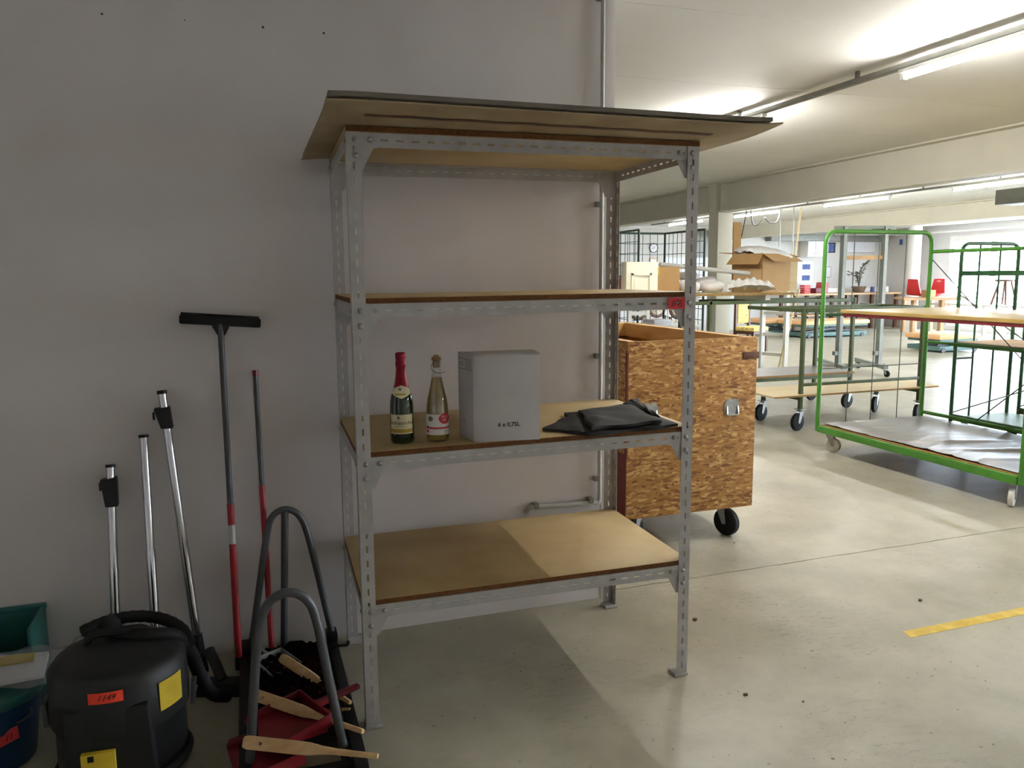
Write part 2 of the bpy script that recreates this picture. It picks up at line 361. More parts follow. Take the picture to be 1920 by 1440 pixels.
def text_mb(s, size, ex, ey, origin, en, lift=.0006, align='CENTER', shear=0.0, bend=None, squash=1.0, bold=0.0):
    """flat lettering as a mesh; bend=(centre, radius, angle0): wrap round a vertical cylinder"""
    cu = bpy.data.curves.new('lettering', 'FONT'); cu.body = s; cu.size = size; cu.align_x = align; cu.shear = shear; cu.resolution_u = 2; cu.offset = bold
    ob = bpy.data.objects.new('lettering', cu); COL.objects.link(ob)
    dg = bpy.context.evaluated_depsgraph_get(); me = ob.evaluated_get(dg).to_mesh()
    vs = [v.co.copy() for v in me.vertices]; fs = [tuple(p.vertices) for p in me.polygons]
    ob.evaluated_get(dg).to_mesh_clear(); bpy.data.objects.remove(ob); bpy.data.curves.remove(cu)
    mb = MB()
    if bend:
        c, rad, a0, z0 = bend
        mb.add([(c[0] + rad * math.cos(a0 + v.x * squash / rad), c[1] + rad * math.sin(a0 + v.x * squash / rad), z0 + v.y) for v in vs], fs)
    else:
        o = Vector(origin) + Vector(en) * lift; ex = Vector(ex); ey = Vector(ey)
        mb.add([o + ex * v.x * squash + ey * v.y for v in vs], fs)
    return mb
def strokes(mb, lines, o, ex, ey, wd, en, lift=.0006):
    """handwriting: thin flat strokes given as polylines in tag coordinates"""
    o = Vector(o) + Vector(en) * lift; ex = Vector(ex); ey = Vector(ey)
    for ln in lines:
        for a, b in zip(ln, ln[1:]):
            a = Vector(a); b = Vector(b); d = (b - a).normalized(); n = Vector((-d.y, d.x)) * wd / 2; e = d * wd * .3
            q = [a - n - e, b - n + e, b + n + e, a + n - e]
            mb.add([o + ex * p.x + ey * p.y for p in q], [(0, 1, 2, 3)])
    return mb

# ================================================================== THE SETTING
ZC = 2.80; YW = 0.035
fl = build('floor', MB().box(-4, 17.6, -8, 15.6, -.06, -.012), M_CRACK, kind='structure', smooth=False)
def slab(y0f, y1f, nx=160):
    mb = MB(); x0, x1 = -4, 17.6; vs = []; fs = []
    for i in range(nx + 1):
        x = x0 + (x1 - x0) * i / nx; vs += [(x, y0f(x, i), 0), (x, y1f(x, i), 0), (x, y0f(x, i), -.03), (x, y1f(x, i), -.03)]
    for i in range(nx):
        a = i * 4; b = a + 4; fs += [(a, b, b + 1, a + 1), (a + 2, a + 3, b + 3, b + 2), (a, a + 2, b + 2, b), (a + 1, b + 1, b + 3, a + 3)]
    fs += [(0, 1, 3, 2), (nx * 4, nx * 4 + 2, nx * 4 + 3, nx * 4 + 1)]
    return mb.add(vs, fs)
jag = [random.uniform(-.004, .004) for _ in range(500)]
jag2 = [random.uniform(0, .005) for _ in range(500)]
jy = lambda x, i: .075 + .0145 * x + jag[i]
build('floor_slab', slab(lambda x, i: -8, jy, 300), M_FLOOR, fl, smooth=False)
build('floor_slab', slab(lambda x, i: jy(x, i) + .004 + jag2[i], lambda x, i: 15.6, 300), M_FLOOR, fl, smooth=False)

build('wall_near', MB().box(-4, 1.262, YW, .275, 0, ZC), M_WALL, kind='structure', smooth=False)
wn = bpy.data.objects['wall_near']
for (px, py, r_) in ((191, 26, .0028), (493, 51, .0032), (607, 62, .003), (346, 38, .0016), (826, 572, .002)):
    p_ = ony(px, py, YW); build('wall_scuff', MB().lathe([(r_ * 1.6, 0), (r_, -.0012), (0, -.0014)], (p_.x, YW, p_.z), 7, 'y'), M_CRACK, wn)
build('trim_1', MB().box(1.214, 1.266, YW - .004, .278, 0.0, ZC), M_WALL, kind='structure', bevel=.003)
build('wall_left', MB().box(-4.2, -4, -8, 15.6, 0, ZC), M_WALL, kind='structure', smooth=False)
build('wall_front', MB().box(-4, 17.6, -8.2, -8, 0, ZC), M_WALL, kind='structure', smooth=False)
build('wall_back', MB().box(-4, 17.6, 15.6, 15.8, 0, ZC), M_FARW, kind='structure', smooth=False)
ce = build('ceiling', MB().box(-4.2, 17.8, -8.2, 15.8, ZC + .02, ZC + .12), M_CEIL, kind='structure', smooth=False)
ys = [-8] + [.19 + 1.2515 * k for k in range(-6, 13)] + [15.6]
for a, b in zip(ys, ys[1:]):
    if b - a > .02: build('ceiling_panel', MB().box(-4, 17.6, a + .003, b - .003, ZC, ZC + .02), M_CEIL, ce, smooth=False)

# steel beams along Y and the column under the first
def ibeam(name, X, z0, z1, wd, tw=.012, tf=.016, y0=-8, y1=15.6):
    mb = MB().box(X - tw / 2, X + tw / 2, y0, y1, z0, z1)
    mb.box(X - wd / 2, X + wd / 2, y0, y1, z0, z0 + tf).box(X - wd / 2, X + wd / 2, y0, y1, z1 - tf, z1)
    return mb
bx = 6.07
b1 = build('trim_2', ibeam('b', bx, 2.405, ZC, .24), M_BEAM, kind='structure', smooth=False)
for yy in (6.68, 6.36):
    build('end_plate', MB().box(bx - .105, bx + .105, yy - .012, yy + .012, 2.421, ZC - .016), M_BEAM, b1, bevel=.002)
    for zz in (2.48, 2.72):
        build('bolt', MB().lathe([(.02, 0), (.02, .016), (.012, .018)], (bx - .06, yy - .012 if yy < 6.5 else yy - .012, zz), 6, 'y').xf(Matrix.Translation((0, -.016, 0))), M_BEAM, b1)
c1 = build('trim_3', MB().box(5.95, 6.19, 6.39, 6.63, 0, 2.405), M_BEAM, kind='structure', bevel=.012)
build('column_flange', MB().box(5.945, 6.195, 6.46, 6.62, 2.405, ZC - .001), M_BEAM, c1, smooth=False)
build('trim_4', ibeam('b', 12.1, 2.47, ZC, .24), M_BEAM, kind='structure', smooth=False)
build('trim_5', MB().lathe([(.17, 0), (.17, 2.8)], (16.9, 13.75, 0), 28), M_WHITE, kind='structure')

# window wall, one framed unit after another
wr = MB().box(17.6, 17.8, -8, 15.6, 2.52, ZC).box(17.6, 17.8, 13.25, 15.6, 0, 2.52).box(17.6, 17.8, -8, -6.2, 0, 2.52).box(17.6, 17.8, -6.2, 13.25, 0, .12)
build('wall_right', wr, M_FARW, kind='structure', smooth=False)
nwin = 15; wy = (13.25 + 6.2) / nwin
wf = wp = None
for k in range(nwin):
    y0 = 13.25 - wy * (k + 1); y1 = y0 + wy
    e = bpy.data.objects.new('window_%d' % (k + 1) + ('_offscreen' if k > 2 else ''), None); COL.objects.link(e); e.location = (17.65, y0, .12); e['kind'] = 'structure'
    FRAME[e] = Matrix.Translation(Vector((17.65, y0, .12)))
    if k == 0:
        f = MB().box(17.64, 17.7, y0, y0 + .09, .12, 2.52).box(17.64, 17.7, y1 - .09, y1, .12, 2.52).box(17.64, 17.7, y0 + .09, y1 - .09, .12, .36).box(17.64, 17.7, y0 + .09, y1 - .09, 2.36, 2.52).box(17.64, 17.7, y0 + .09, y1 - .09, .86, .92)
        wf = build('window_frame', f, M_WHITE, e, smooth=False)
        wp = build('pane', MB().box(17.668, 17.674, y0 + .085, y1 - .085, .3, 2.4), M_PANE, e, smooth=False)
    else:
        for src in (wf, wp):
            c = src.copy(); COL.objects.link(c); c.parent = e
build('outdoor_ground', MB().box(-10, 17.7, -40, -8.3, -.2, -.1), M_CONC, kind='structure', smooth=False)
build('outdoor_ground', MB().box(17.8, 60, -40, 50, -.2, -.1), M_CONC, kind='structure', smooth=False)

# surface conduit on the near wall
pc = thing('wall_conduit', 'grey vertical conduit pipe clipped to the end of the white wall', 'pipe', (1.197, .022, 0))
build('pipe', MB().tube([(1.197, .014, .50), (1.197, .014, ZC)], .0095, 12), M_PIPEG, pc)
for z in (2.745, 1.865, 1.18, .60):
    build('clip', MB().box(1.170, 1.199, .008, YW, z - .012, z + .012), M_TRACK, pc, bevel=.002)
ph = thing('wall_conduit', 'short grey conduit running level just above the lowest shelf board', 'pipe', (1.0, .02, .49))
build('pipe', MB().tube(fillet([(.835, .03, .470), (.850, .012, .496), (1.19, .012, .484), (1.197, .014, .50)], .02), .012, 12), M_PIPEG, ph)
for x in (.875, 1.15): build('clip', MB().box(x - .012, x + .012, -.004, YW, .487, .514), M_TRACK, ph, bevel=.002)

# ceiling lamp rows (rail, housing, glowing tube)
def lamp_row(X, ysegs, y0, y1, labelr, group):
    rail = build('lamp_rail', MB().box(X - .025, X + .025, y0, y1, ZC - .075, ZC - .045), M_TRACK, None, bevel=.003, label=labelr, cat='lamp rail')
    yy = y0 + .4
    while yy < y1:
        build('hanger', MB().box(X - .012, X + .012, yy - .01, yy + .01, ZC - .046, ZC), M_TRACK, rail, smooth=False); yy += 1.25
    src = None
    for (a, lab, off) in ysegs:
        nm = off + '_offscreen' if off else 'fluorescent_lamp'; tn = off + '_tube_offscreen' if off else 'tube'
        lamp = thing(nm, lab, 'lamp', (X, a, ZC - .13), 0, group)
        if src is None:
            src = [build('housing', MB().box(X - .022, X + .022, a, a + 1.5, ZC - .100, ZC - .075), M_LAMPB, lamp, bevel=.006)]
            for yb in (a + .01, a + 1.46): src.append(build('lamp_holder', MB().box(X - .014, X + .014, yb, yb + .03, ZC - .138, ZC - .1), M_LAMPB, lamp, bevel=.003))
            src.append(build(tn, MB().tube([(X, a + .03, ZC - .122), (X, a + 1.47, ZC - .122)], .014, 10), M_TUBE, lamp))
        else:
            for q, o in enumerate(src):
                c = o.copy(); COL.objects.link(c); c.parent = lamp
                if q == 3: c.name = tn
lamp_row(3.36, [(-.95, 'glowing fluorescent tube lamp on the ceiling rail nearest the metal shelf', ''), (1.83, 'glowing fluorescent tube lamp on the same rail, past the warped sheets', '')],
         -2.0, 13, 'grey ceiling lamp rail running from the shelf top out over the floor', 'ceiling tubes of the near rail')
lamp_row(9.05, [(3.9, 'glowing fluorescent tube lamp behind the cream beam, next to the grey ceiling heater', ''), (6.5, 'glowing fluorescent tube lamp behind the cream beam, in line with the grey steel frame', ''),
                (9.1, 'glowing fluorescent tube lamp behind the cream beam, above the looped cable', ''), (11.7, 'glowing fluorescent tube lamp beyond the cream column, over the wire mesh cage', '')]
         + [(y, 'glowing fluorescent tube lamp further along the rail behind the cream steel beam', n) for y, n in ((1.2, 'fluorescent_lamp'), (-1.5, 'strip_lamp'), (-4.2, 'ceiling_lamp'), (-6.9, 'hall_lamp'))],
         -7, 14, 'grey ceiling lamp rail behind the cream steel beam', 'ceiling tubes behind the beam')
lamp_row(14.6, [], -7, 14, 'grey ceiling lamp rail nearest the window wall', '')

# ================================================================== METAL RACK
RW, RD, RH, AW, AT = 1.239, .713, 2.0, .045, .0025
rack = thing('metal_rack', 'tall grey slotted-angle metal rack with four wooden shelf boards against white wall', 'shelf rack', (-.021, -.722, 0), -0.02875)
def L_(*a, **k): k['local'] = True; return build(*a, **k)
posts = []
for (cx, cy, sx, sy) in ((0, 0, 1, 1), (RW, 0, -1, 1), (0, RD, 1, -1), (RW, RD, -1, -1)):
    mb = MB().slotted((cx, cy, .012), (0, 0, 1), (sx, 0, 0), (0, sy, 0), RH - .012, AW, AT, first=.02)
    mb.slotted((cx, cy + sy * AT, .012), (0, 0, 1), (0, sy, 0), (sx, 0, 0), RH - .012, AW - AT, AT, first=.02)
    p = L_('post', mb, M_RACK, rack, smooth=False); posts.append(p)
    L_('foot', MB().box(min(cx - sx * .004, cx + sx * .054), max(cx - sx * .004, cx + sx * .054), min(cy - sy * .004, cy + sy * .054), max(cy - sy * .004, cy + sy * .054), 0, .012), M_RACK, p, bevel=.002)
def bolt(x, y, z, d, parent):
    prof = [(.0, .006), (.005, .0055), (.008, .003), (.009, 0)]
    mb = MB()
    if d == 'f': mb.lathe([(r, -h) for r, h in prof], (x, y, z), 10, 'y')
    else: mb.lathe([(r, -h) for r, h in prof], (x, y, z), 10, 'x')
    L_('bolt', mb, M_BOLT, parent)
LEV = [(.462, .469), (.975, .989), (1.482, 1.488), (None, None)]
for li, (zl, zr) in enumerate(LEV):
    top = zl is None
    if top: zl = zr = RH + .018
    bt = .018; e = AT + .0005
    lvl = lambda x: zl + (zr - zl) * x / RW
    sh = Matrix(((1, 0, 0, 0), (0, 1, 0, 0), ((zr - zl) / RW, 0, 1, zl), (0, 0, 0, 1)))
    # board
    b0, b1_ = (0, RW) if top else (e, RW - e)
    y0, y1 = (-.002, RD + .002) if top else (e * 2, RD - e * 2)
    bd = L_('shelf_board', MB().box(b0, b1_, y0, y1, -bt, 0).xf(sh), M_BOARD, rack, bevel=.0012)
    L_('front_edge', MB().box(b0, b1_, y0 - .0012, y0, -bt + .001, -.0008).xf(sh), M_BEDGE, bd, smooth=False)
    if not top: L_('left_edge', MB().box(b0 - .0012, b0, y0 + AW, y1 - AW, -bt + .001, -.0008).xf(sh), M_BEDGE, bd, smooth=False)
    # four rails
    zt = -bt - .0005
    for (yy, s) in ((e, 1), (RD - e, -1)):
        mb = MB().slotted((e, yy, zt), (1, 0, 0), (0, 0, -1), (0, s, 0), RW - 2 * e, AW, AT, first=.105, a=.44, b=.56)
        mb.box(e, RW - e, min(yy + s * AT, yy + s * .036), max(yy + s * AT, yy + s * .036), zt - AT, zt).xf(sh)
        rl = L_('long_rail', mb, M_RACK, rack, smooth=False)
        for gx, gs in ((e, 1), (RW - e, -1)):
            poly = [(0, 0), (gs * .095, 0), (gs * .095, -AW), (gs * .082, -AW - .002), (gs * .050, -.108), (0, -.108)]
            yp = yy + s * (AT + .0005)
            L_('gusset', MB().prism(poly, (0, s, 0), .002, (gx, yp, zt - .001)).xf(sh), M_RACK, rl, smooth=False)
            if s == 1:
                zz = lvl(gx) - bt
                for k, (dx, dz) in enumerate(((.024, -.022), (.024, -.072))): bolt(gx + gs * dx, 0, zz + dz, 'f', rl)
                bolt(gx + gs * .072, e, zz - .022, 'f', rl)
    for (xx, s) in ((e + AT, 1), (RW - e - AT, -1)):
        mb = MB().slotted((xx, e + AT + .006, zt - .0002), (0, 1, 0), (0, 0, -1), (s, 0, 0), RD - 2 * e - .018, AW, AT, first=.05, a=.44, b=.56).xf(sh)
        rl = L_('side_rail', mb, M_RACK, rack, smooth=False)
        zz = lvl(xx) - bt
        for yy in (.026, RD - .026): bolt(0 if s == 1 else RW + .006, yy, zz - .022, 'x', rl)
# red lot tag on the second board's rail
def rk(x, y, z): return FRAME[rack] @ Vector((x, y, z))
def tag_on(name, label, P, ex, ey, en, wd, ht, m, lines, inkw, hasgroup=None):
    ex = Vector(ex).normalized(); ey = Vector(ey).normalized(); en = Vector(en).normalized(); P = Vector(P)
    mb = MB().hexa([P, P + ex * wd, P + ex * wd + ey * ht, P + ey * ht], [q + en * .0012 for q in (P, P + ex * wd, P + ex * wd + ey * ht, P + ey * ht)])
    o = build(name, mb, m, None, smooth=False, label=label, cat='tag', group=hasgroup)
    s = strokes(MB(), lines, P, ex, ey, inkw, en, .0018)
    build('handwriting', s, M_BLACKTXT, o, smooth=False); return o
ex_r = (math.cos(-.02875), math.sin(-.02875), 0); en_r = (math.sin(-.02875), -math.cos(-.02875), 0)
n1145 = [[(.018, .010), (.026, .030)], [(.028, .010), (.034, .030)], [(.049, .034), (.040, .018), (.056, .020)], [(.053, .030), (.050, .010)], [(.070, .032), (.060, .030), (.060, .022), (.066, .020), (.066, .012), (.057, .009)]]
tag_on('lot_tag', 'red paper lot tag with handwritten number stuck on the second shelf rail', rk(RW - .112, -.0012, 1.488 - .062), ex_r, (0, 0, 1), en_r, .068, .042, M_REDTAG, [[(a * .85 - .002, b) for a, b in l] for l in n1145], .0026)

# warped sheets lying on the rack top
def sheetf(x0, x1, y0, y1, zb, curl, droopL, tipR):
    def f(u, v):
        x = x0 + (x1 - x0) * u; y = y0 + (y1 - y0) * v
        z = zb
        if y < -.72: z += curl * ((-.72 - y) / .27) ** 2
        if x < -.02: z -= droopL * min(1, (-.02 - x) / .1) * (.3 + .7 * v)
        if x > 1.22: z += tipR * ((x - 1.22) / .17) ** 2
        return (x, y, z)
    return f
lo = build('warped_sheet', MB().grid(sheetf(-.105, 1.392, -.992, .018, 2.0255, .016, .012, .010), 24, 14, (0, 0, -.005)), M_SHEETU, None, label='thin brown hardboard sheet overhanging the rack top, lowest of the sheets', cat='sheet', group='sheets on the rack top')
lo['label'] = 'thin brown hardboard sheet overhanging the rack top, right under the grey sheet'
build('residue_strip', MB().grid(lambda u, v: (.02 + 1.18 * u, -.875 + .022 * v + .004 * math.sin(u * 40), 2.0196 + .016 * ((-.72 + .875 - .022 * v) / .27) ** 2), 40, 2, (0, 0, -.0012)), M_BROWN, lo)
build('warped_sheet', MB().grid(sheetf(-.100, 1.345, -1.0, .012, 2.0415, .018, .012, .006), 24, 14, (0, 0, -.013)), M_SHEETG, None, label='thick grey sheet lying topmost on the metal rack', cat='sheet', group='sheets on the rack top')

# ================================================================== THINGS ON THE MIDDLE BOARD
def lerpz(xw): return .975 + .014 * (xw + .021) / RW
def bottle_label(parent, cx, cy, R_, a0, a1, z0, z1, m, name='label', n=16, f=None, f2=None):
    mb = MB(); vs = []; fs = []
    for i in range(n + 1):
        a = a0 + (a1 - a0) * i / n; zz0 = z0 + (f2(i / n) if f2 else 0); zz1 = z1 + (f(i / n) if f else 0)
        r0 = R_(zz0) if callable(R_) else R_; r1 = R_(zz1) if callable(R_) else R_
        for k in range(5):
            z = zz0 + (zz1 - zz0) * k / 4; r = R_(z) if callable(R_) else R_
            vs.append((cx + r * math.cos(a), cy + r * math.sin(a), z))
    for i in range(n):
        for k in range(4): fs.append((i * 5 + k, (i + 1) * 5 + k, (i + 1) * 5 + k + 1, i * 5 + k + 1))
    return build(name, mb.add(vs, fs), m, parent, recalc=False)
# sparkling wine, green glass
P = onz(755, 829, lerpz(.16)); zb = lerpz(P.x); bxc, byc = P.x, P.y
va = math.atan2(CAM.y - byc, CAM.x - bxc)
s1 = thing('wine_bottle', 'dark green sparkling wine bottle with red foil neck on the middle shelf', 'bottle', (bxc, byc, zb))
prof1 = [(.0, .004), (.030, .0), (.038, .002), (.0405, .008), (.041, .015), (.041, .125), (.0400, .145), (.0365, .165), (.0300, .185), (.0245, .200), (.0205, .215), (.0178, .235), (.0160, .255), (.0150, .285), (.0150, .31)]
build('glass_body', MB().lathe([(r, zb + z) for r, z in prof1], (bxc, byc, 0), 32), M_GLASSG, s1, angle=60)
def rad1(z):
    z -= zb
    for (r0, z0), (r1, z1) in zip(prof1, prof1[1:]):
        if z0 <= z <= z1 and z1 > z0: return r0 + (r1 - r0) * (z - z0) / (z1 - z0) + .0007
    return .0418
foil = [(.0262, .196), (.0215, .213), (.0186, .235), (.0168, .252), (.0165, .262), (.0185, .268), (.0185, .282), (.0172, .285), (.0172, .294), (.0182, .298), (.0180, .311), (.0150, .315), (.0, .3165)]
fo = build('foil_cap', MB().lathe([(r, zb + z) for r, z in foil], (bxc, byc, 0), 28), M_FOIL, s1, angle=60)
lb = bottle_label(s1, bxc, byc, rad1, va - 1.15, va + 1.0, zb + .037, zb + .104, M_LABEL)
build('gold_band', bottle_label(lb, bxc, byc, lambda z: rad1(z) + .0004, va - 1.15, va + 1.0, zb + .041, zb + .054, M_GOLD, 'gold_band') and text_mb('Rotkäppchen', .019, 0, 0, 0, 0, bend=((bxc, byc), .0426, va - .10, zb + .070), shear=.3), M_BLACKTXT, lb, smooth=False, recalc=False).name = 'brand_lettering'
build('small_print', text_mb('SEKT  TROCKEN', .006, 0, 0, 0, 0, bend=((bxc, byc), .0426, va - .1, zb + .060)), M_GREYTXT, lb, smooth=False, recalc=False)
def disc_on(parent, name, cx, cy, rad, a0, z0, rw, rh, m, n=16):
    vs = [(cx + rad * math.cos(a0), cy + rad * math.sin(a0), z0)]; K = 5
    for q in range(1, K + 1):
        for k in range(n):
            an = a0 + rw * q / K / rad * math.cos(2 * math.pi * k / n)
            vs.append((cx + rad * math.cos(an), cy + rad * math.sin(an), z0 + rh * q / K * math.sin(2 * math.pi * k / n)))
    fs = [(0, 1 + k, 1 + (k + 1) % n) for k in range(n)]
    for q in range(K - 1): fs += [(1 + q * n + k, 1 + (q + 1) * n + k, 1 + (q + 1) * n + (k + 1) % n, 1 + q * n + (k + 1) % n) for k in range(n)]
    return build(name, MB().add(vs, fs), m, parent, smooth=False, recalc=False)
disc_on(lb, 'crest', bxc, byc, .0426, va - .3, zb + .0935, .0045, .0055, M_GREYTXT)
nl = bottle_label(s1, bxc, byc, lambda z: rad1(z) + .0005, va - 1.2, va + 1.2, zb + .172, zb + .195, M_LABEL, 'neck_label', 20, f=lambda t: .012 * (1 - abs(2 * t - 1)) - .003, f2=lambda t: -.017 * (1 - abs(2 * t - 1)) + .004)
disc_on(nl, 'crest', bxc, byc, rad1(zb + .190) + .0016, va - .15, zb + .190, .005, .006, M_GREYTXT)
bottle_label(nl, bxc, byc, lambda z: rad1(z) + .0012, va - .7, va + .4, zb + .171, zb + .176, M_GOLD, 'gold_band')
# hugo / clear bottle
P = onz(821, 825, lerpz(.3)); zc_ = lerpz(P.x); cxc, cyc = P.x, P.y; va2 = math.atan2(CAM.y - cyc, CAM.x - cxc)
s2 = thing('wine_bottle', 'clear bottle of pale yellow wine with cork and white label on the middle shelf', 'bottle', (cxc, cyc, zc_))
prof2 = [(.0, .004), (.034, .0), (.0395, .003), (.0408, .010), (.0405, .09), (.0385, .125), (.0350, .150), (.0290, .175), (.0225, .205), (.0175, .230), (.0150, .250), (.0140, .262), (.0165, .264), (.0165, .274), (.0140, .276), (.0135, .280)]
build('glass_body', MB().lathe([(r, zc_ + z) for r, z in prof2], (cxc, cyc, 0), 32), M_GLASSC, s2, angle=60)
wine = [(0, .008)] + [(r - .0022, max(z, .008)) for r, z in prof2[1:] if z < .221] + [(.0165, .224), (0, .224)]
build('wine', MB().lathe([(r, zc_ + z) for r, z in wine], (cxc, cyc, 0), 28), M_WINE, s2, angle=50)
ck = build('cork', MB().lathe([(.0118, zc_ + .258), (.0122, zc_ + .281), (.0165, zc_ + .283), (.0172, zc_ + .288), (.0160, zc_ + .294), (.0105, zc_ + .296), (.0085, zc_ + .302), (0, zc_ + .303)], (cxc, cyc, 0), 20), M_CORK, s2, angle=50)
build('neck_wire', MB().tube(smoothpath([(cxc - .014, cyc - .006, zc_ + .276), (cxc - .021, cyc - .010, zc_ + .262), (cxc - .014, cyc - .016, zc_ + .246), (cxc + .006, cyc - .019, zc_ + .240), (cxc + .026, cyc - .018, zc_ + .243)]), .0009, 6), M_BLKPL, s2)
def rad2(z):
    z -= zc_
    for (r0, z0), (r1, z1) in zip(prof2, prof2[1:]):
        if z0 <= z <= z1 and z1 > z0: return r0 + (r1 - r0) * (z - z0) / (z1 - z0) + .0006
    return .0412
lb2 = bottle_label(s2, cxc, cyc, rad2, va2 - 1.3, va2 + 1.35, zc_ + .026, zc_ + .098, M_WLABEL)
bottle_label(lb2, cxc, cyc, lambda z: rad2(z) + .0004, va2 - .75, va2 + 1.35, zc_ + .047, zc_ + .0535, M_REDTAG, 'red_band')
disc_on(lb2, 'red_badge', cxc, cyc, .0418, va2 + .68, zc_ + .083, .024, .019, M_REDTAG, 24)
for t, dz in (('POUTE', .0855), ('PEPE', .0745)):
    build('badge_lettering', text_mb(t, .0105, 0, 0, 0, 0, bend=((cxc, cyc), .0424, va2 + .66, zc_ + dz), squash=.8), M_WLABEL, lb2, smooth=False, recalc=False)
disc_on(lb2, 'emblem', cxc, cyc, .0418, va2 - .62, zc_ + .083, .010, .009, M_CORK, 18)
for (a_, b_) in ((-1.02, .056), (-.86, .056), (-.98, .043), (-.88, .042)): disc_on(lb2, 'ribbon_bow', cxc, cyc, .0419, va2 + a_, zc_ + b_ - .004, .0045, .0055, M_REDTAG, 10)
for k in range(4): bottle_label(lb2, cxc, cyc, lambda z: rad2(z) + .0004, va2 + .55, va2 + 1.25, zc_ + .030 + k * .0038, zc_ + .0312 + k * .0038, M_GREYTXT, 'small_print', 6)

# white six-bottle carton with a pushed-in corner
zc3 = lerpz(.5)
A = onz(905, 829, zc3); B = onz(1013, 823, lerpz(.64)); Cc = onz(888.5, 828.6, zc3); D = onz(861, 816, zc3)
exb = (B - A); exb.z = 0; wdt = exb.length; exb.normalize(); eyb = Vector((-exb.y, exb.x, 0))
carton = thing('carton', 'white cardboard carton printed with bottle count standing on the middle shelf', 'box', (A.x, A.y, zc3), math.atan2(exb.y, exb.x))
hC = upz(905, 667, A) - zc3
dl = (D - A).dot(eyb); dpt = max(dl, .15)
cl = (Cc - A).dot(exb); cdp = (Cc - A).dot(eyb)
dx_ = (D - A).dot(exb); dy_ = dl; bx_ = wdt + (dx_ - cl) * .5; by_ = dy_ - cdp * .5
poly = [(0, 0), (wdt, 0), (bx_, by_), (dx_, dy_), (cl, cdp)]; dpt = (dy_ + by_) / 2
L_('carton_body', MB().prism(poly, (0, 0, 1), hC, (0, 0, 0), (1, 0, 0), (0, 1, 0)), M_CARTON, carton, bevel=.002)
L_('top_flap', MB().hexa([(0, 0, hC), (wdt, 0, hC), (wdt * .5 + bx_ * .5, by_ * .49, hC), (dx_ * .5 + cl * .5, dy_ * .5 + cdp * .5, hC)], [(0, .004, hC + .003), (wdt, .004, hC + .003), (wdt * .5 + bx_ * .5, by_ * .49, hC + .010), (dx_ * .5 + cl * .5, dy_ * .5 + cdp * .5, hC + .009)]), M_CARTON, carton, smooth=False)
L_('top_flap', MB().hexa([(dx_ * .52 + cl * .48, dy_ * .52 + cdp * .48, hC), (wdt * .5 + bx_ * .5, by_ * .51, hC), (bx_, by_, hC), (dx_, dy_, hC)], [(dx_ * .52 + cl * .48, dy_ * .52 + cdp * .48, hC + .009), (wdt * .5 + bx_ * .5, by_ * .51, hC + .011), (bx_, by_, hC + .003), (dx_, dy_, hC + .003)]), M_CARTON, carton, smooth=False)
L_('bottle_count_print', text_mb('6 x 0,75L', .0205, (1, 0, 0), (0, 0, 1), (wdt * .455, 0, .052), (0, -1, 0), bold=.0006), M_BLACKTXT, carton, smooth=False, recalc=False)
sA = Vector((cl, cdp, 0)); sB = Vector((dx_, dy_, 0)); es = (sA - sB); sl_ = es.length; es.normalize(); ens = Vector((es.y, -es.x, 0))
def onside(u0, u1, z0, z1): return [sB + es * (sl_ * u0) + ens * .0007 + Vector((0, 0, z0)), sB + es * (sl_ * u1) + ens * .0007 + Vector((0, 0, z0)), sB + es * (sl_ * u1) + ens * .0007 + Vector((0, 0, z1)), sB + es * (sl_ * u0) + ens * .0007 + Vector((0, 0, z1))]
fr = MB(); h0, h1 = hC - .052, hC - .018
for r_ in ((.06, .9, h1, h1 + .0022), (.06, .9, h0 - .0022, h0), (.06, .075, h0, h1), (.885, .9, h0, h1), (.5, .52, h0, h1)): fr.add(onside(*r_), [(0, 1, 2, 3)])
for k in range(4): fr.add(onside(.56, .86, h0 + .005 + k * .0075, h0 + .007 + k * .0075), [(0, 1, 2, 3)])
L_('stamp_frame', fr, M_GREYTXT, carton, smooth=False, recalc=False)
L_('stamp_print', text_mb('KTB', .022, es, (0, 0, 1), sB + es * sl_ * .28 + Vector((0, 0, h0 + .009)), ens, .0009, squash=.55), M_BLACKTXT, carton, smooth=False, recalc=False)
L_('faint_side_print', text_mb('0,75L', .017, es, (0, 0, 1), sB + es * sl_ * .42 + Vector((0, 0, .058)), ens, .0009, squash=.6), M_GREYTXT, carton, smooth=False, recalc=False)

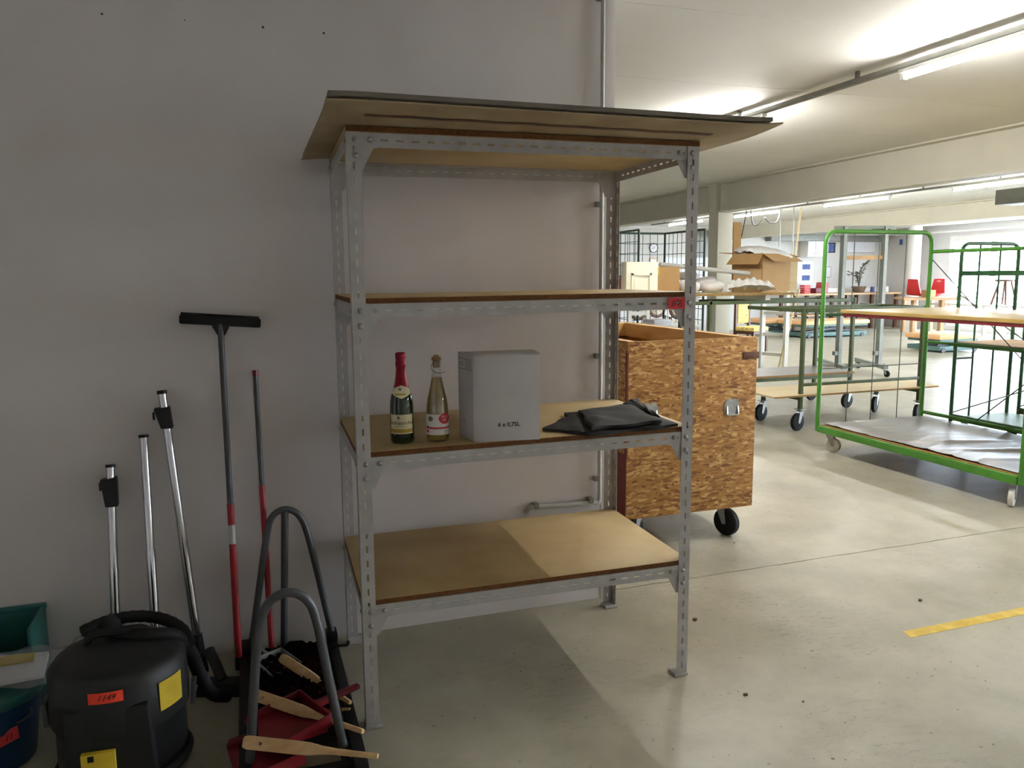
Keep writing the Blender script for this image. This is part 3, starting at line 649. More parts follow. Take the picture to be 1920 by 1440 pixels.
# folded black cloth
zq = lerpz(.95) + .002
cA = onz(1018, 806, zq); cB = onz(1100, 818, zq); cC_ = onz(1270, 800, zq); cD = onz(1195, 762, zq); cE = onz(1060, 778, zq)
clo = thing('folded_cloth', 'folded black cloth lying loose on the right end of the middle shelf', 'cloth', ((cA.x + cC_.x) / 2, (cA.y + cD.y) / 2, zq))
def layer(P0, P1, P2, P3, z0, th, seed, wav=.006, edge=.012):
    rnd = random.Random(seed); ph = [rnd.uniform(0, 6.28) for _ in range(6)]
    def f(u, v, s):
        p = P0 * (1 - u) * (1 - v) + P1 * u * (1 - v) + P2 * u * v + P3 * (1 - u) * v
        d = min(min(u, 1 - u) * 3, min(v, 1 - v) * 3, 1)
        n = math.sin(u * 9 + ph[0] + v * 3) * .5 + math.sin(v * 8 + ph[1] - u * 4) * .4 + math.sin((u + v) * 15 + ph[2]) * .2
        wob = Vector((math.sin(v * 10 + ph[3]), math.sin(u * 11 + ph[4]), 0)) * .006
        zz = z0 + (th * (.6 + .4 * min(1, d * 2)) + wav * n * min(1, d * 1.5 + .25) if s else 0)
        return Vector((p.x, p.y, 0)) + wob + Vector((0, 0, zz))
    mb = MB(); N = 22; T = [f(i / N, j / N, 1) for j in range(N + 1) for i in range(N + 1)]; Bm = [f(i / N, j / N, 0) for j in range(N + 1) for i in range(N + 1)]
    W = N + 1; q = [(j * W + i, j * W + i + 1, (j + 1) * W + i + 1, (j + 1) * W + i) for j in range(N) for i in range(N)]; M_ = len(T)
    ed = [i for i in range(W)] + [j * W + N for j in range(1, W)] + [N * W + i for i in range(N - 1, -1, -1)] + [j * W for j in range(N - 1, 0, -1)]
    return mb.add(T + Bm, q + [tuple(M_ + i for i in reversed(x)) for x in q] + [(ed[k], M_ + ed[k], M_ + ed[(k + 1) % len(ed)], ed[(k + 1) % len(ed)]) for k in range(len(ed))])
build('fold', layer(cB, cC_, cD, cE, zq - .002, .020, 1, .004), M_CLOTH, clo, angle=80)
build('fold', layer(cB + Vector((.02, .01, 0)), cC_ + Vector((-.07, 0, 0)), cD + Vector((-.04, -.06, 0)), cE + Vector((.03, -.07, 0)), zq + .018, .018, 2, .006), M_CLOTH, clo, angle=80)
build('fold', layer(cD + Vector((-.10, -.06, 0)), cC_ + Vector((-.045, .05, 0)), cC_ + Vector((-.05, .14, 0)), cD + Vector((.02, .05, 0)), zq + .018, .024, 5, .004), M_CLOTH, clo, angle=80)
build('fold', layer(cA, cB + Vector((0.03, 0.005, 0)), cE + Vector((.10, -.02, 0)), cE + Vector((-.02, -.06, 0)), zq - .002, .016, 3, .004), M_CLOTH, clo, angle=80)

# ================================================================== CRATE ON CASTERS
X0, X1, Y0, Y1, Z0, Z1 = 1.613, 2.441, .555, 2.18, .19, 1.19
crate = thing('osb_crate', 'open-topped chipboard crate on casters beside the end of the wall', 'crate', (2.03, 1.36, 0))
t = .018
def panel(name, mb, m=M_OSB, **k): return build(name, mb, m, crate, **k)
fp = panel('front_panel', MB().box(X0, X1, Y0, Y0 + t, Z0, Z1), bevel=.001)
panel('back_panel', MB().box(X0, X1, Y1 - t, Y1, Z0, Z1), bevel=.001)
lp = panel('side_panel', MB().box(X0, X0 + t, Y0 + t, Y1 - t, Z0, Z1), bevel=.001)
panel('side_panel', MB().box(X1 - t, X1, Y0 + t, Y1 - t, Z0, Z1), bevel=.001)
panel('bottom_panel', MB().box(X0 + t, X1 - t, Y0 + t, Y1 - t, Z0, Z0 + .02))
M_BATTEN = mat('pine_batten', 'c89a5c', .6, col2='dcb477', scale=4, stretch=(6, 1, 6), spec=.3)
M_REDB = mat('red_brown_paint', '6e2f24', .6, var=.12, scale=8, spec=.35)
for (a, b, c, d) in ((X1 - t - .045, X1 - t, Y0 + t, Y1 - t), (X0 + t, X0 + t + .045, Y0 + t, Y1 - t), (X0 + t + .045, X1 - t - .045, Y1 - t - .045, Y1 - t)):
    panel('rim_batten', MB().box(a, b, c, d, Z1 - .10, Z1 - .001), M_BATTEN, bevel=.002)
panel('painted_lower_side', MB().box(X0 - .004, X0, Y0, Y1, Z0, Z0 + .37), M_REDB, smooth=False)
panel('corner_strip', MB().box(X0 - .005, X0 + .004, Y0 - .003, Y0 + .02, Z0 + .35, Z1 - .06), M_REDB, smooth=False)
rnd = random.Random(4)
def crate_handle(px, py):
    P = ony(px, py, Y0)
    hp = panel('handle', MB().prism([(-.045, -.05), (.045, -.05), (.05, -.035), (.05, .02), (.035, .045), (.015, .05), (0, .042), (-.015, .05), (-.035, .045), (-.05, .02), (-.05, -.035)], (0, -1, 0), .003, (P.x, Y0, P.z)), M_ZINC, smooth=False)
    build('grip', MB().tube(fillet([(P.x - .035, Y0 - .004, P.z + .005), (P.x - .038, Y0 - .012, P.z - .045), (P.x + .038, Y0 - .012, P.z - .045), (P.x + .035, Y0 - .004, P.z + .005)], .012, 4), .0055, 8), M_CHROME, hp)
    build('grip_plate', MB().box(P.x - .034, P.x + .034, Y0 - .0045, Y0 - .003, P.z - .035, P.z + .015), M_ZINC, hp, smooth=False)
crate_handle(1372, 763); crate_handle(1219, 772)
Pp = ony(1405, 666, Y0)
panel('hinge_plate', MB().box(Pp.x - .045, X1 + .012, Y0 - .004, Y0, Pp.z - .02, Pp.z + .02), M_BROWN, bevel=.001)
for (px, py) in ((1179, 951), (1190, 962), (1405, 938)):
    S = ony(px, py, Y0); panel('screw', MB().lathe([(.005, 0), (.005, -.0015), (0, -.002)], (S.x, Y0, S.z), 8, 'y'), M_ZINC)
def caster(root, x, y, ztop, wr, mw, rot=0.0, ww=.035, trail=.03, mf=None):
    """swivel caster: plate, fork cheeks, wheel"""
    mf = mf or M_ZINC; m = Matrix.Translation((x, y, 0)) @ Matrix.Rotation(rot, 4, 'Z')
    mb = MB().box(-.04, .04, -.04, .04, ztop - .006, ztop).lathe([(.028, ztop - .022), (.028, ztop - .006)], (0, 0, 0), 12)
    for sx in (-1, 1):
        a = sx * (ww / 2 + .003); b = sx * (ww / 2 + .006)
        mb.hexa([(min(a, b), -trail - .014, wr - .008), (max(a, b), -trail - .014, wr - .008), (max(a, b), -trail + .014, wr - .008), (min(a, b), -trail + .014, wr - .008)],
                [(min(a, b), -.030, ztop - .02), (max(a, b), -.030, ztop - .02), (max(a, b), .030, ztop - .02), (min(a, b), .030, ztop - .02)])
    mb.box(-ww / 2 - .006, ww / 2 + .006, -.03, .03, ztop - .024, ztop - .020)
    c = build('caster', mb.xf(m), mf, root, smooth=False)
    wh = MB().lathe([(wr * .28, -ww / 2 - .002), (wr * .62, -ww / 2 - .001), (wr * .66, -ww / 2), (wr * .92, -ww / 2), (wr, -ww / 3), (wr, ww / 3), (wr * .92, ww / 2), (wr * .66, ww / 2), (wr * .62, ww / 2 + .001), (wr * .28, ww / 2 + .002)], (0, -trail, wr), 24, 'x').xf(m)
    build('wheel', wh, mw, c)
    build('hub', MB().lathe([(.0, -ww / 2 - .009), (.012, -ww / 2 - .008), (.014, ww / 2 + .008), (0, ww / 2 + .009)], (0, -trail, wr), 10, 'x').xf(m), mf, c)
caster(crate, 2.31, .66, Z0, .082, M_BLKRUB, R(20), .045)
caster(crate, 1.75, .70, Z0, .082, M_BLKRUB, R(-60), .045)
caster(crate, 2.31, 2.05, Z0, .082, M_BLKRUB, R(200), .045)
caster(crate, 1.75, 2.05, Z0, .082, M_BLKRUB, R(150), .045)
# floor marks
build('floor_marking', MB().hexa([(2.285, -.800, 0), (6.0, -.735, 0), (6.0, -.68, 0), (2.30, -.742, 0)], [(2.285, -.800, .001), (6.0, -.735, .001), (6.0, -.68, .001), (2.30, -.742, .001)]), M_YTAPE, None, smooth=False, label='worn yellow painted line on the pale concrete floor', cat='floor marking')
for (px, py, r_, lab) in ((1303, 1163, .011, 'round dark plug lying on the floor right of the front rack post'), (1398, 1303, .009, 'thin dark splinter on the floor in front of the rack'), (1506, 1316, .005, 'tiny dark crumb on the floor beyond the splinter'), (1725, 1126, .010, 'grey scrap on the floor above the yellow line'), (1377, 1018, .006, 'dark crumb on the floor under the crate caster')):
    P = onz(px, py); q = [(math.cos(a) * r_ * random.uniform(.7, 1.2), math.sin(a) * r_ * random.uniform(.5, 1.1)) for a in [k * .785 for k in range(8)]]
    build('debris', MB().prism(q, (0, 0, 1), r_ * .7, (P.x, P.y, 0), (1, 0, 0), (0, 1, 0)), M_BROWN if 'grey' not in lab else M_DKGREY, None, bevel=.001, label=lab, cat='debris', group='bits of debris on the floor')

# ================================================================== CLEANING THINGS BY THE WALL
def lean(px, py, qx, qy, Yt=.012, Yb=-.14):
    """a pole leaning on the wall: top at the wall, foot on the floor at Yb, along the photo's line"""
    top = ony(px, py, Yt); best = None
    for k in range(0, 4000):
        s = k / 1000.0; x = px + (qx - px) * s; y = py + (qy - py) * s
        p = onz(x, y, .0)
        if y > 760 and p.y <= Yb: best = p; break
    return top, best
def pole_pt(a, b, s): return a + (b - a) * s
# squeegee
a, b = lean(413, 607, 449, 1255, .0, -.13)
sq = thing('floor_squeegee', 'upright squeegee with wide black head leaning head-up against the wall', 'squeegee', (b.x, b.y, 0))
mid = pole_pt(a, b, .515)
build('upper_handle', MB().tube([a - (b - a) * .0, mid], .0115, 12), M_DKGREY, sq)
lowh = build('lower_handle', MB().tube([mid, pole_pt(a, b, .965)], .0135, 12), M_REDH, sq)
build('sticker', MB().tube([pole_pt(a, b, .575), pole_pt(a, b, .63)], .0139, 12, caps=False), M_PIPEG, lowh)
build('end_cap', MB().tube([pole_pt(a, b, .96), b + Vector((0, 0, .004))], .0155, 12), M_BLKPL, sq)
hl = ony(336, 598, .004); hr = ony(489, 606, .004); dv = (hr - hl).normalized()
head = build('squeegee_head', MB().bar(hl, hr, .03, .036), M_BLKRUB, sq, bevel=.008)
build('rubber_lip', MB().bar(hl + Vector((.006, 0, .02)), hr + Vector((-.006, 0, .02)), .012, .012), M_BLKRUB, head, bevel=.002)
ctr = (hl + hr) / 2
build('socket', MB().hexa([ctr + Vector((-.014, -.012, -.055)), ctr + Vector((.014, -.012, -.055)), ctr + Vector((.014, .012, -.055)), ctr + Vector((-.014, .012, -.055))],
                          [ctr + Vector((-.036, -.014, -.012)), ctr + Vector((.036, -.014, -.012)), ctr + Vector((.036, .012, -.012)), ctr + Vector((-.036, .012, -.012))]), M_BLKPL, head, bevel=.003)
build('screw', MB().lathe([(.0035, 0), (.003, -.002), (0, -.003)], (ctr.x - .004, ctr.y - .014, ctr.z - .028), 8, 'y'), M_ZINC, head)
# broom stick with red tip
a, b = lean(478, 694, 510, 1225, .01, -.1)
bs = thing('broom_stick', 'thin dark broom stick with red tip leaning beside the squeegee', 'broom', (b.x, b.y, 0))
build('tip', MB().tube([a, pole_pt(a, b, .02)], .0112, 10), M_REDP, bs)
build('upper_stick', MB().tube([pole_pt(a, b, .018), pole_pt(a, b, .39)], .010, 10), M_DKGREY, bs)
build('lower_stick', MB().tube([pole_pt(a, b, .39), pole_pt(a, b, .97)], .0115, 10), M_REDH, bs)
build('end_cap', MB().tube([pole_pt(a, b, .965), b], .0135, 10), M_BLKPL, bs)
build('broom_head', MB().bar(b + Vector((-.02, -.03, .03)), b + Vector((.20, -.05, .035)), .05, .03), M_BLKPL, bs, bevel=.006)
build('bristles', MB().hexa([b + Vector((-.02, -.07, .0)), b + Vector((.20, -.09, .0)), b + Vector((.20, -.02, .0)), b + Vector((-.02, .0, .0))], [b + Vector((.0, -.05, .035)), b + Vector((.19, -.07, .035)), b + Vector((.12, -.03, .085)), b + Vector((.07, -.02, .085))]), M_BRIST, bs)
# chrome vacuum tubes
def vac_tube(px, py, qx, qy, grip, sleeve, label, Yb=-.16, extra=None):
    a, b = lean(px, py, qx, qy, .0, Yb)
    r = thing('vacuum_tube', label, 'vacuum tube', (b.x, b.y, 0), 0, 'chrome vacuum cleaner tubes')
    build('rim', MB().tube([a, pole_pt(a, b, .012)], .0185, 18), M_BLKPL, r)
    build('upper_tube', MB().tube([pole_pt(a, b, .006), pole_pt(a, b, .46)], .0155, 18), M_CHROME, r)
    build('lower_tube', MB().tube([pole_pt(a, b, .46), pole_pt(a, b, .9 if sleeve else 1.0)], .0175, 18), M_CHROME, r)
    if grip:
        g0, g1 = grip; p0 = pole_pt(a, b, g0); p1 = pole_pt(a, b, g1); d = (p1 - p0)
        g = build('slide_grip', MB().hexa([p1 + Vector((-.020, -.024, 0)), p1 + Vector((.024, -.024, 0)), p1 + Vector((.024, .016, 0)), p1 + Vector((-.020, .016, 0))],
                                          [p0 + Vector((-.036, -.024, -.006)), p0 + Vector((.022, -.024, 0)), p0 + Vector((.022, .016, 0)), p0 + Vector((-.036, .016, -.006))]), M_BLKPL, r, bevel=.005)
        build('button', MB().box(p0.x - .042, p0.x - .034, p0.y - .012, p0.y + .006, p0.z - .05, p0.z - .02), M_BLKPL, g, bevel=.002)
    if sleeve: build('sleeve', MB().tube([pole_pt(a, b, .86), b], .022, 16, rs=[.020, .026]), M_BLKRUB, r)
    return r
vac_tube(207, 871, 217, 1165, (.055, .185), True, 'shortest chrome vacuum tube with black grip rising behind the vacuum cleaner', -.13)
vac_tube(269, 815, 292, 1190, None, False, 'plain chrome vacuum tube without any grip leaning on the wall', -.15)
vac_tube(303, 732, 376, 1240, (.055, .13), True, 'tallest chrome vacuum tube with black slide grip leaning aslant on the wall', -.10)

# black drum vacuum cleaner
vx, vy, vr = -.775, -.70, .19
vac = thing('vacuum_cleaner', 'black drum vacuum cleaner with yellow labels and hose on top', 'vacuum cleaner', (vx, vy, 0))
build('drum', MB().lathe([(.15, .055), (.17, .06), (.185, .09), (vr * .97, .20), (vr, .21), (vr, .225)], (vx, vy, 0), 40), M_BLKPL, vac)
build('front_box', MB().hexa([(vx - .13, vy - vr + .004, .06), (vx + .11, vy - vr - .012, .06), (vx + .12, vy, .06), (vx - .14, vy, .06)], [(vx - .125, vy - vr + .010, .315), (vx + .10, vy - vr - .006, .315), (vx + .11, vy, .315), (vx - .13, vy, .315)]), M_BLKPL, vac, bevel=.012)
hd = build('motor_head', MB().lathe([(vr + .006, .222), (vr + .008, .25), (vr + .005, .378), (vr - .015, .404), (vr - .06, .421), (vr - .12, .428), (0, .430)], (vx, vy, 0), 40), M_BLKPL, vac, angle=50)
build('base_ring', MB().lathe([(.175, .035), (.195, .04), (.2, .055), (.19, .07), (.17, .07)], (vx, vy, 0), 40), M_BLKRUB, vac)
for k in range(4):
    an = R(45 + 90 * k); caster(vac, vx + .155 * math.cos(an), vy + .155 * math.sin(an), .05, .019, M_BLKPL, an, .016, .008, M_BLKPL)
for sx in (-1, 1):
    build('clasp', MB().hexa([(vx + sx * .200, vy - .02, .20), (vx + sx * .214, vy - .02, .20), (vx + sx * .214, vy + .02, .20), (vx + sx * .200, vy + .02, .20)], [(vx + sx * .205, vy - .018, .275), (vx + sx * .220, vy - .018, .275), (vx + sx * .220, vy + .018, .275), (vx + sx * .205, vy + .018, .275)]), M_DKGREY, vac, bevel=.002)
build('carry_handle', MB().tube(fillet([(vx - .10, vy + .04, .405), (vx - .08, vy + .04, .452), (vx + .08, vy + .04, .452), (vx + .10, vy + .04, .405)], .04, 5), .014, 10), M_BLKPL, hd)
build('switch', MB().lathe([(.016, 0), (.014, -.01), (0, -.012)], (vx + .075, vy - vr * .93, .245), 14, 'y'), M_DKGREY, hd)
def patch(parent, name, rad, a0, a1, z0, z1, m, skew=0, n=10):
    vs = []; fs = []
    for i in range(n + 1):
        a = a0 + (a1 - a0) * i / n; dz = skew * (i / n)
        for r2 in (rad, rad + .0015): vs += [(vx + r2 * math.cos(a), vy + r2 * math.sin(a), z0 + dz), (vx + r2 * math.cos(a), vy + r2 * math.sin(a), z1 + dz)]
    for i in range(n):
        o = i * 4; p = o + 4; fs += [(o + 2, p + 2, p + 3, o + 3), (o, o + 1, p + 1, p), (o + 1, o + 3, p + 3, p + 1), (o, p, p + 2, o + 2)]
    return build(name, MB().add(vs, fs), m, parent)
patch(hd, 'yellow_label', vr + .009, R(-50), R(-24), .262, .352, M_YEL)
yf_ = vy - vr - .0165; la = ony(150, 1420, yf_); lb_ = ony(216, 1418, yf_)
yl = build('yellow_label', MB().box(la.x, lb_.x, yf_, yf_ + .03, la.z - .08, la.z), M_YEL, vac, bevel=.001)
build('label_print', MB().box(la.x + .018, la.x + .034, yf_ - .001, yf_, la.z - .022, la.z - .004), M_BLACKTXT, yl, smooth=False)
hose = smoothpath([ony(203, 1168, -.62), ony(230, 1188, -.64), ony(275, 1192, -.68), ony(325, 1192, -.66), ony(356, 1222, -.58), ony(374, 1262, -.50), ony(398, 1300, -.44), ony(428, 1305, -.40)], 10)
hs = build('hose', MB().tube(hose, .019, 14, rs=[.022 + (.0018 if i % 2 else 0) for i in range(len(hose))]), M_BLKRUB, vac, angle=80)
build('hose_cuff', MB().tube([hose[0] + (hose[0] - hose[3]) * .9, hose[4]], .0285, 16), M_BLKRUB, hs)
loop = smoothpath([Vector((vx + .205 * math.cos(R(a_)), vy + .205 * math.sin(R(a_)) + .03, .33 + .085 * math.sin(R((a_ + 20) * .8)))) for a_ in range(10, 140, 20)], 5)
build('hose', MB().tube(loop, .02, 12, rs=[.019 + (.0018 if i % 2 else 0) for i in range(len(loop))]), M_BLKRUB, vac, angle=80)
nz = thing('floor_nozzle', 'black vacuum floor nozzle lying on the floor beside the vacuum cleaner', 'nozzle', (-.52, -.28, 0))
build('nozzle_foot', MB().hexa([(-.60, -.30, 0), (-.42, -.36, 0), (-.40, -.27, 0), (-.58, -.21, 0)], [(-.585, -.285, .045), (-.435, -.335, .045), (-.42, -.285, .05), (-.57, -.235, .05)]), M_BLKPL, nz, bevel=.008)
build('nozzle_neck', MB().tube([(-.50, -.28, .045), (-.52, -.24, .09), (-.545, -.19, .13)], .02, 12), M_BLKPL, nz)
tgv = patch(hd, 'lot_tag', vr + .0078, R(-106), R(-79), .338, .371, M_ORTAG); tgv['label'] = 'orange red paper lot tag with handwritten number'
build('handwriting', text_mb('1149', .026, 0, 0, 0, 0, bend=((vx, vy), vr + .0102, R(-92.5), .347), shear=.45, squash=.95), M_BLACKTXT, hd, smooth=False, recalc=False)

# buckets and basin at the left
bkx, bky = -1.195, -.49
bk = thing('bucket', 'dark blue plastic bucket with teal rim in the corner beside the vacuum cleaner', 'bucket', (bkx, bky, 0))
build('body', MB().lathe([(0, .004), (.115, .0), (.12, .006), (.152, .24), (.149, .24), (.117, .012), (0, .010)], (bkx, bky, 0), 36), M_BLUE, bk, angle=50)
build('rim', MB().lathe([(.150, .222), (.160, .226), (.163, .236), (.160, .252), (.150, .254), (.147, .240)], (bkx, bky, 0), 36), M_TEAL, bk, angle=70)
build('bail_handle', MB().tube([(bkx + .155 * math.cos(R(a_)), bky - .02 + .155 * math.sin(R(a_)) * .35 - .12, .225 - .08 * math.sin(R(a_))) for a_ in range(0, 181, 15)], .004, 6), M_WIRE, bk)
tag_on('lot_tag', 'red paper lot tag wrapped on the dark blue bucket', (bkx + .03, bky - .140, .100), (1, .42, .25), (-.1, .12, 1), (.38, -.92, .1), .085, .04, M_REDTAG, [[(.05, .008), (.056, .026)], [(.062, .008), (.067, .026)]], .0026)
bsn = thing('basin', 'deep teal plastic basin standing open against the wall', 'basin', (-1.22, -.14, 0))
tw = MB().box(-1.385, -1.14, -.21, .012, 0, .012)
for (x0, x1, y0, y1, z1) in ((-1.39, -1.378, -.215, .022, .315), (-1.142, -1.13, -.215, .022, .315), (-1.378, -1.142, .010, .022, .315), (-1.378, -1.142, -.215, -.203, .24)): tw.box(x0, x1, y0, y1, .0, z1)
build('tub', tw, M_TEAL, bsn, bevel=.004)
build('lid_flap', MB().box(-1.394, -1.126, .004, .026, .300, .322), M_TEAL, bsn, bevel=.005)
bg_ = thing('plastic_bag', 'clear plastic bag of papers resting on the blue bucket rim', 'bag', (-1.14, -.42, .255))
def bagf(u, v):
    x = -1.34 + .42 * u; y = -.56 + .30 * v; n = math.sin(u * 17 + v * 5) * .008 + math.sin(v * 19 - u * 8) * .007
    return (x, y, .262 + .06 * math.sin(math.pi * min(1, max(0, v))) * (1 - u * .55) + n * (1 if 0 < u < 1 else .4) + (.02 if u > .85 else 0))
bgm = build('film', MB().grid(bagf, 26, 18), M_CLEARBAG, bg_, recalc=False, angle=80)
build('papers', MB().hexa([(-1.33, -.53, .258), (-1.03, -.50, .258), (-1.05, -.33, .258), (-1.33, -.30, .258)], [(-1.33, -.53, .272), (-1.03, -.50, .268), (-1.05, -.33, .275), (-1.33, -.30, .278)]), M_PAPER, bg_, bevel=.002)
build('yellow_card', MB().hexa([(-1.30, -.42, .280), (-1.08, -.40, .277), (-1.09, -.34, .279), (-1.31, -.35, .282)], [(-1.30, -.42, .284), (-1.08, -.40, .281), (-1.09, -.34, .283), (-1.31, -.35, .286)]), M_YEL, bg_)

# twin-hoop steel stand with hand brushes and dustpans between
st = thing('hoop_stand', 'dark grey steel stand with two tall tube hoops on floor bars', 'stand', (-.25, -.5, 0))
def px_path(pts, Y): return [ony(x, y, Y) for x, y in pts]
rear = smoothpath(px_path([(468, 1240), (485, 1110), (500, 1005), (511, 968), (535, 955), (560, 966), (577, 1003), (604, 1110), (628, 1212)], -.08), 8)
build('hoop', MB().tube(rear, .0135, 14), M_DKGREY, st)
build('centre_bar', MB().tube(px_path([(534, 958), (533, 1225)], -.08), .0145, 12), M_DKGREY, st)
front = smoothpath(px_path([(467, 1462), (478, 1260), (487, 1172), (506, 1128), (541, 1111), (574, 1124), (594, 1166), (620, 1290), (657, 1462)], -.86), 8)
build('hoop', MB().tube(front, .0145, 14), M_DKGREY, st)
for x0, x1 in ((-.437, -.397), (-.092, -.052)):
    build('floor_bar', MB().box(x0, x1, -1.0, -.045, 0, .052), M_BLKPL, st, bevel=.004)
    build('hoop_socket', MB().box(x0 - .002, x1 + .002, -.115, -.045, .05, .085), M_BLKPL, st, bevel=.003)
for y_ in (-.12, -.45, -.93): build('cross_bar', MB().box(-.40, -.09, y_ - .015, y_ + .015, .004, .03), M_BLKPL, st, bevel=.003)
build('hook_handle', MB().tube(fillet([(-.10, -.20, .05), (-.06, -.21, .075), (-.02, -.215, .075), (-.018, -.215, .092)], .01, 4), .006, 8), M_BLKPL, st)
# hand brushes
def hand_brush(A_, B_, label, wide=.036, bl=.52, dark=M_BRIST, tilt=0, hole=True, depth=None):
    """A_ = broad end, B_ = thin handle end (world points, handle centre line)"""
    A_ = Vector(A_); B_ = Vector(B_); d = (B_ - A_); L = d.length; ang = math.atan2(d.y, d.x); base = min(A_.z, B_.z)
    r = thing('hand_brush', label, 'hand brush', (A_.x, A_.y, 0), 0, 'hand brushes in the stand')
    d.normalize(); s = Vector((-d.y, d.x, 0)).normalized(); u = s.cross(d) * -1
    if u.z < 0: u = -u
    prof = [(0, .6), (.012, .85), (.04, 1), (.40, 1), (.50, .92), (.58, .62), (.68, .46), (.9, .42), (.985, .42), (1, .34)]
    vs = []; fs = []; H = .011
    face = Vector((s.x, s.y, 0)) * .55 + u * .84; face.normalize(); nrm = d.cross(face).normalized()
    for t, k in prof:
        c = A_ + (B_ - A_) * t
        for q in ((-1, -1), (1, -1), (1, 1), (-1, 1)): vs.append(c + face * (q[0] * wide / 2 * k) + nrm * (q[1] * H * (.8 if t < .05 else 1)))
    for i in range(len(prof) - 1):
        for q in range(4): fs.append((i * 4 + q, i * 4 + (q + 1) % 4, (i + 1) * 4 + (q + 1) % 4, (i + 1) * 4 + q))
    fs += [(3, 2, 1, 0), tuple(len(vs) - 4 + k for k in range(4))]
    h = build('handle', MB().add(vs, fs), M_WOODH, r, bevel=.003)
    if hole:
        c = FRAME[h].inverted() @ (A_ + (B_ - A_) * .13); m = MB(); m.lathe([(.0058, -.03), (.0058, .03)], (0, 0, 0), 14)
        m.xf(Matrix.Translation(c) @ nrm.to_track_quat('Z', 'Y').to_matrix().to_4x4())
        cm = bpy.data.meshes.new('drill'); cm.from_pydata(m.v, [], m.f); co = bpy.data.objects.new('drill', cm); COL.objects.link(co)
        co.parent = r; md_ = h.modifiers.new('hole', 'BOOLEAN'); md_.operation = 'DIFFERENCE'; md_.object = co
        bpy.context.view_layer.update(); dg = bpy.context.evaluated_depsgraph_get(); nm_ = bpy.data.meshes.new_from_object(h.evaluated_get(dg))
        h.modifiers.clear(); h.data = nm_; bpy.data.objects.remove(co); bpy.data.meshes.remove(cm)
    return r
def z_at(px, py, z): return onz(px, py, z)
hand_brush(z_at(456, 1391, .13), z_at(709, 1418, .10), 'hand brush with pale wooden handle and hole, lowest of the pile', .040)
hand_brush(z_at(470, 1300, .14), z_at(681, 1372, .09), 'hand brush with wooden handle lying across a red dustpan', .038)
hand_brush(z_at(527, 1232, .15), z_at(657, 1318, .07), 'hand brush with yellowish wooden handle, steepest of the pile', .034, hole=False)
hand_brush(z_at(590, 1332, .045), z_at(657, 1330, .05), 'short stubby wooden brush handle poking out under the steep brush', .026, hole=False)
M_DARKFELT = mat('dark_red_bristle', '2a1112', .95, var=.4, scale=140, bump=.7, bscale=200, spec=.1)
bb = thing('brush_box', 'dark open tray of brush heads between the hoops of the stand', 'tray', (-.25, -.45, 0))
build('tray', MB().box(-.385, -.105, -.80, -.16, .032, .045).box(-.385, -.375, -.80, -.16, .045, .10).box(-.115, -.105, -.80, -.16, .045, .10), M_BLKPL, bb, bevel=.003)
for k, (y_, z_, m_) in enumerate(((-.60, .03, M_DARKFELT), (-.49, .03, M_BRIST), (-.38, .03, M_DARKFELT), (-.27, .03, M_BRIST))):
    n_ = 9
    mb = MB(); mb.grid(lambda u, v, y_=y_: (-.365 + .24 * u, y_ - .05 + .10 * v, .112 + .010 * math.sin(u * 37 + v * 11 + y_ * 50) + .006 * math.sin(v * 31)), 16, 8, (0, 0, -.04))
    build('bristle_head', mb, m_, bb)
# dustpans
def dustpan(label, c, ang, m, hl=.13, group='dustpans in the stand', tilt=0.0):
    r = thing('dustpan', label, 'dustpan', c, ang, group)
    T = Matrix.Rotation(tilt, 4, 'Y')
    pan = MB().hexa([(-.11, -.10, 0), (.11, -.10, 0), (.10, .10, 0), (-.10, .10, 0)], [(-.112, -.10, .004), (.112, -.10, .004), (.102, .10, .004), (-.102, .10, .004)])
    pan.hexa([(-.115, -.10, 0), (-.108, -.10, 0), (-.098, .10, 0), (-.105, .10, 0)], [(-.118, -.09, .022), (-.111, -.09, .022), (-.101, .10, .045), (-.108, .10, .045)])
    pan.hexa([(.108, -.10, 0), (.115, -.10, 0), (.105, .10, 0), (.098, .10, 0)], [(.111, -.09, .022), (.118, -.09, .022), (.108, .10, .045), (.101, .10, .045)])
    pan.box(-.105, .105, .095, .103, 0, .045)
    build('pan', pan.xf(T), m, r, local=True, bevel=.0015)
    build('handle', MB().hexa([(-.014, .10, .022), (.014, .10, .022), (.012, .10 + hl, .030), (-.012, .10 + hl, .030)], [(-.014, .10, .042), (.014, .10, .042), (.012, .10 + hl, .044), (-.012, .10 + hl, .044)]).xf(T), m, r, local=True, bevel=.004)
    return r
P = onz(500, 1418, .05); dustpan('red plastic dustpan sticking out left of the lowest hand brush', (P.x - .005, P.y + .005, .047), R(-80), M_REDP, .1)
P = onz(560, 1375, .10); dustpan('red plastic dustpan with long handle under the crossing hand brush', (P.x - .03, P.y + .07, .094), R(-66), M_REDP, .17)
P = onz(520, 1245, .11); d_ = dustpan('pale grey dustpan at the top of the brush pile', (P.x, P.y, .105), R(28), M_GREYF, .05); d_.scale = (.55, .7, .6)

# ================================================================== CARTS IN THE HALL
def T(root, name, pts, r, m, rad=None, n=10, parent=None):
    return build(name, MB().tube(fillet(pts, rad, 6) if rad else pts, r, n), m, parent or root)
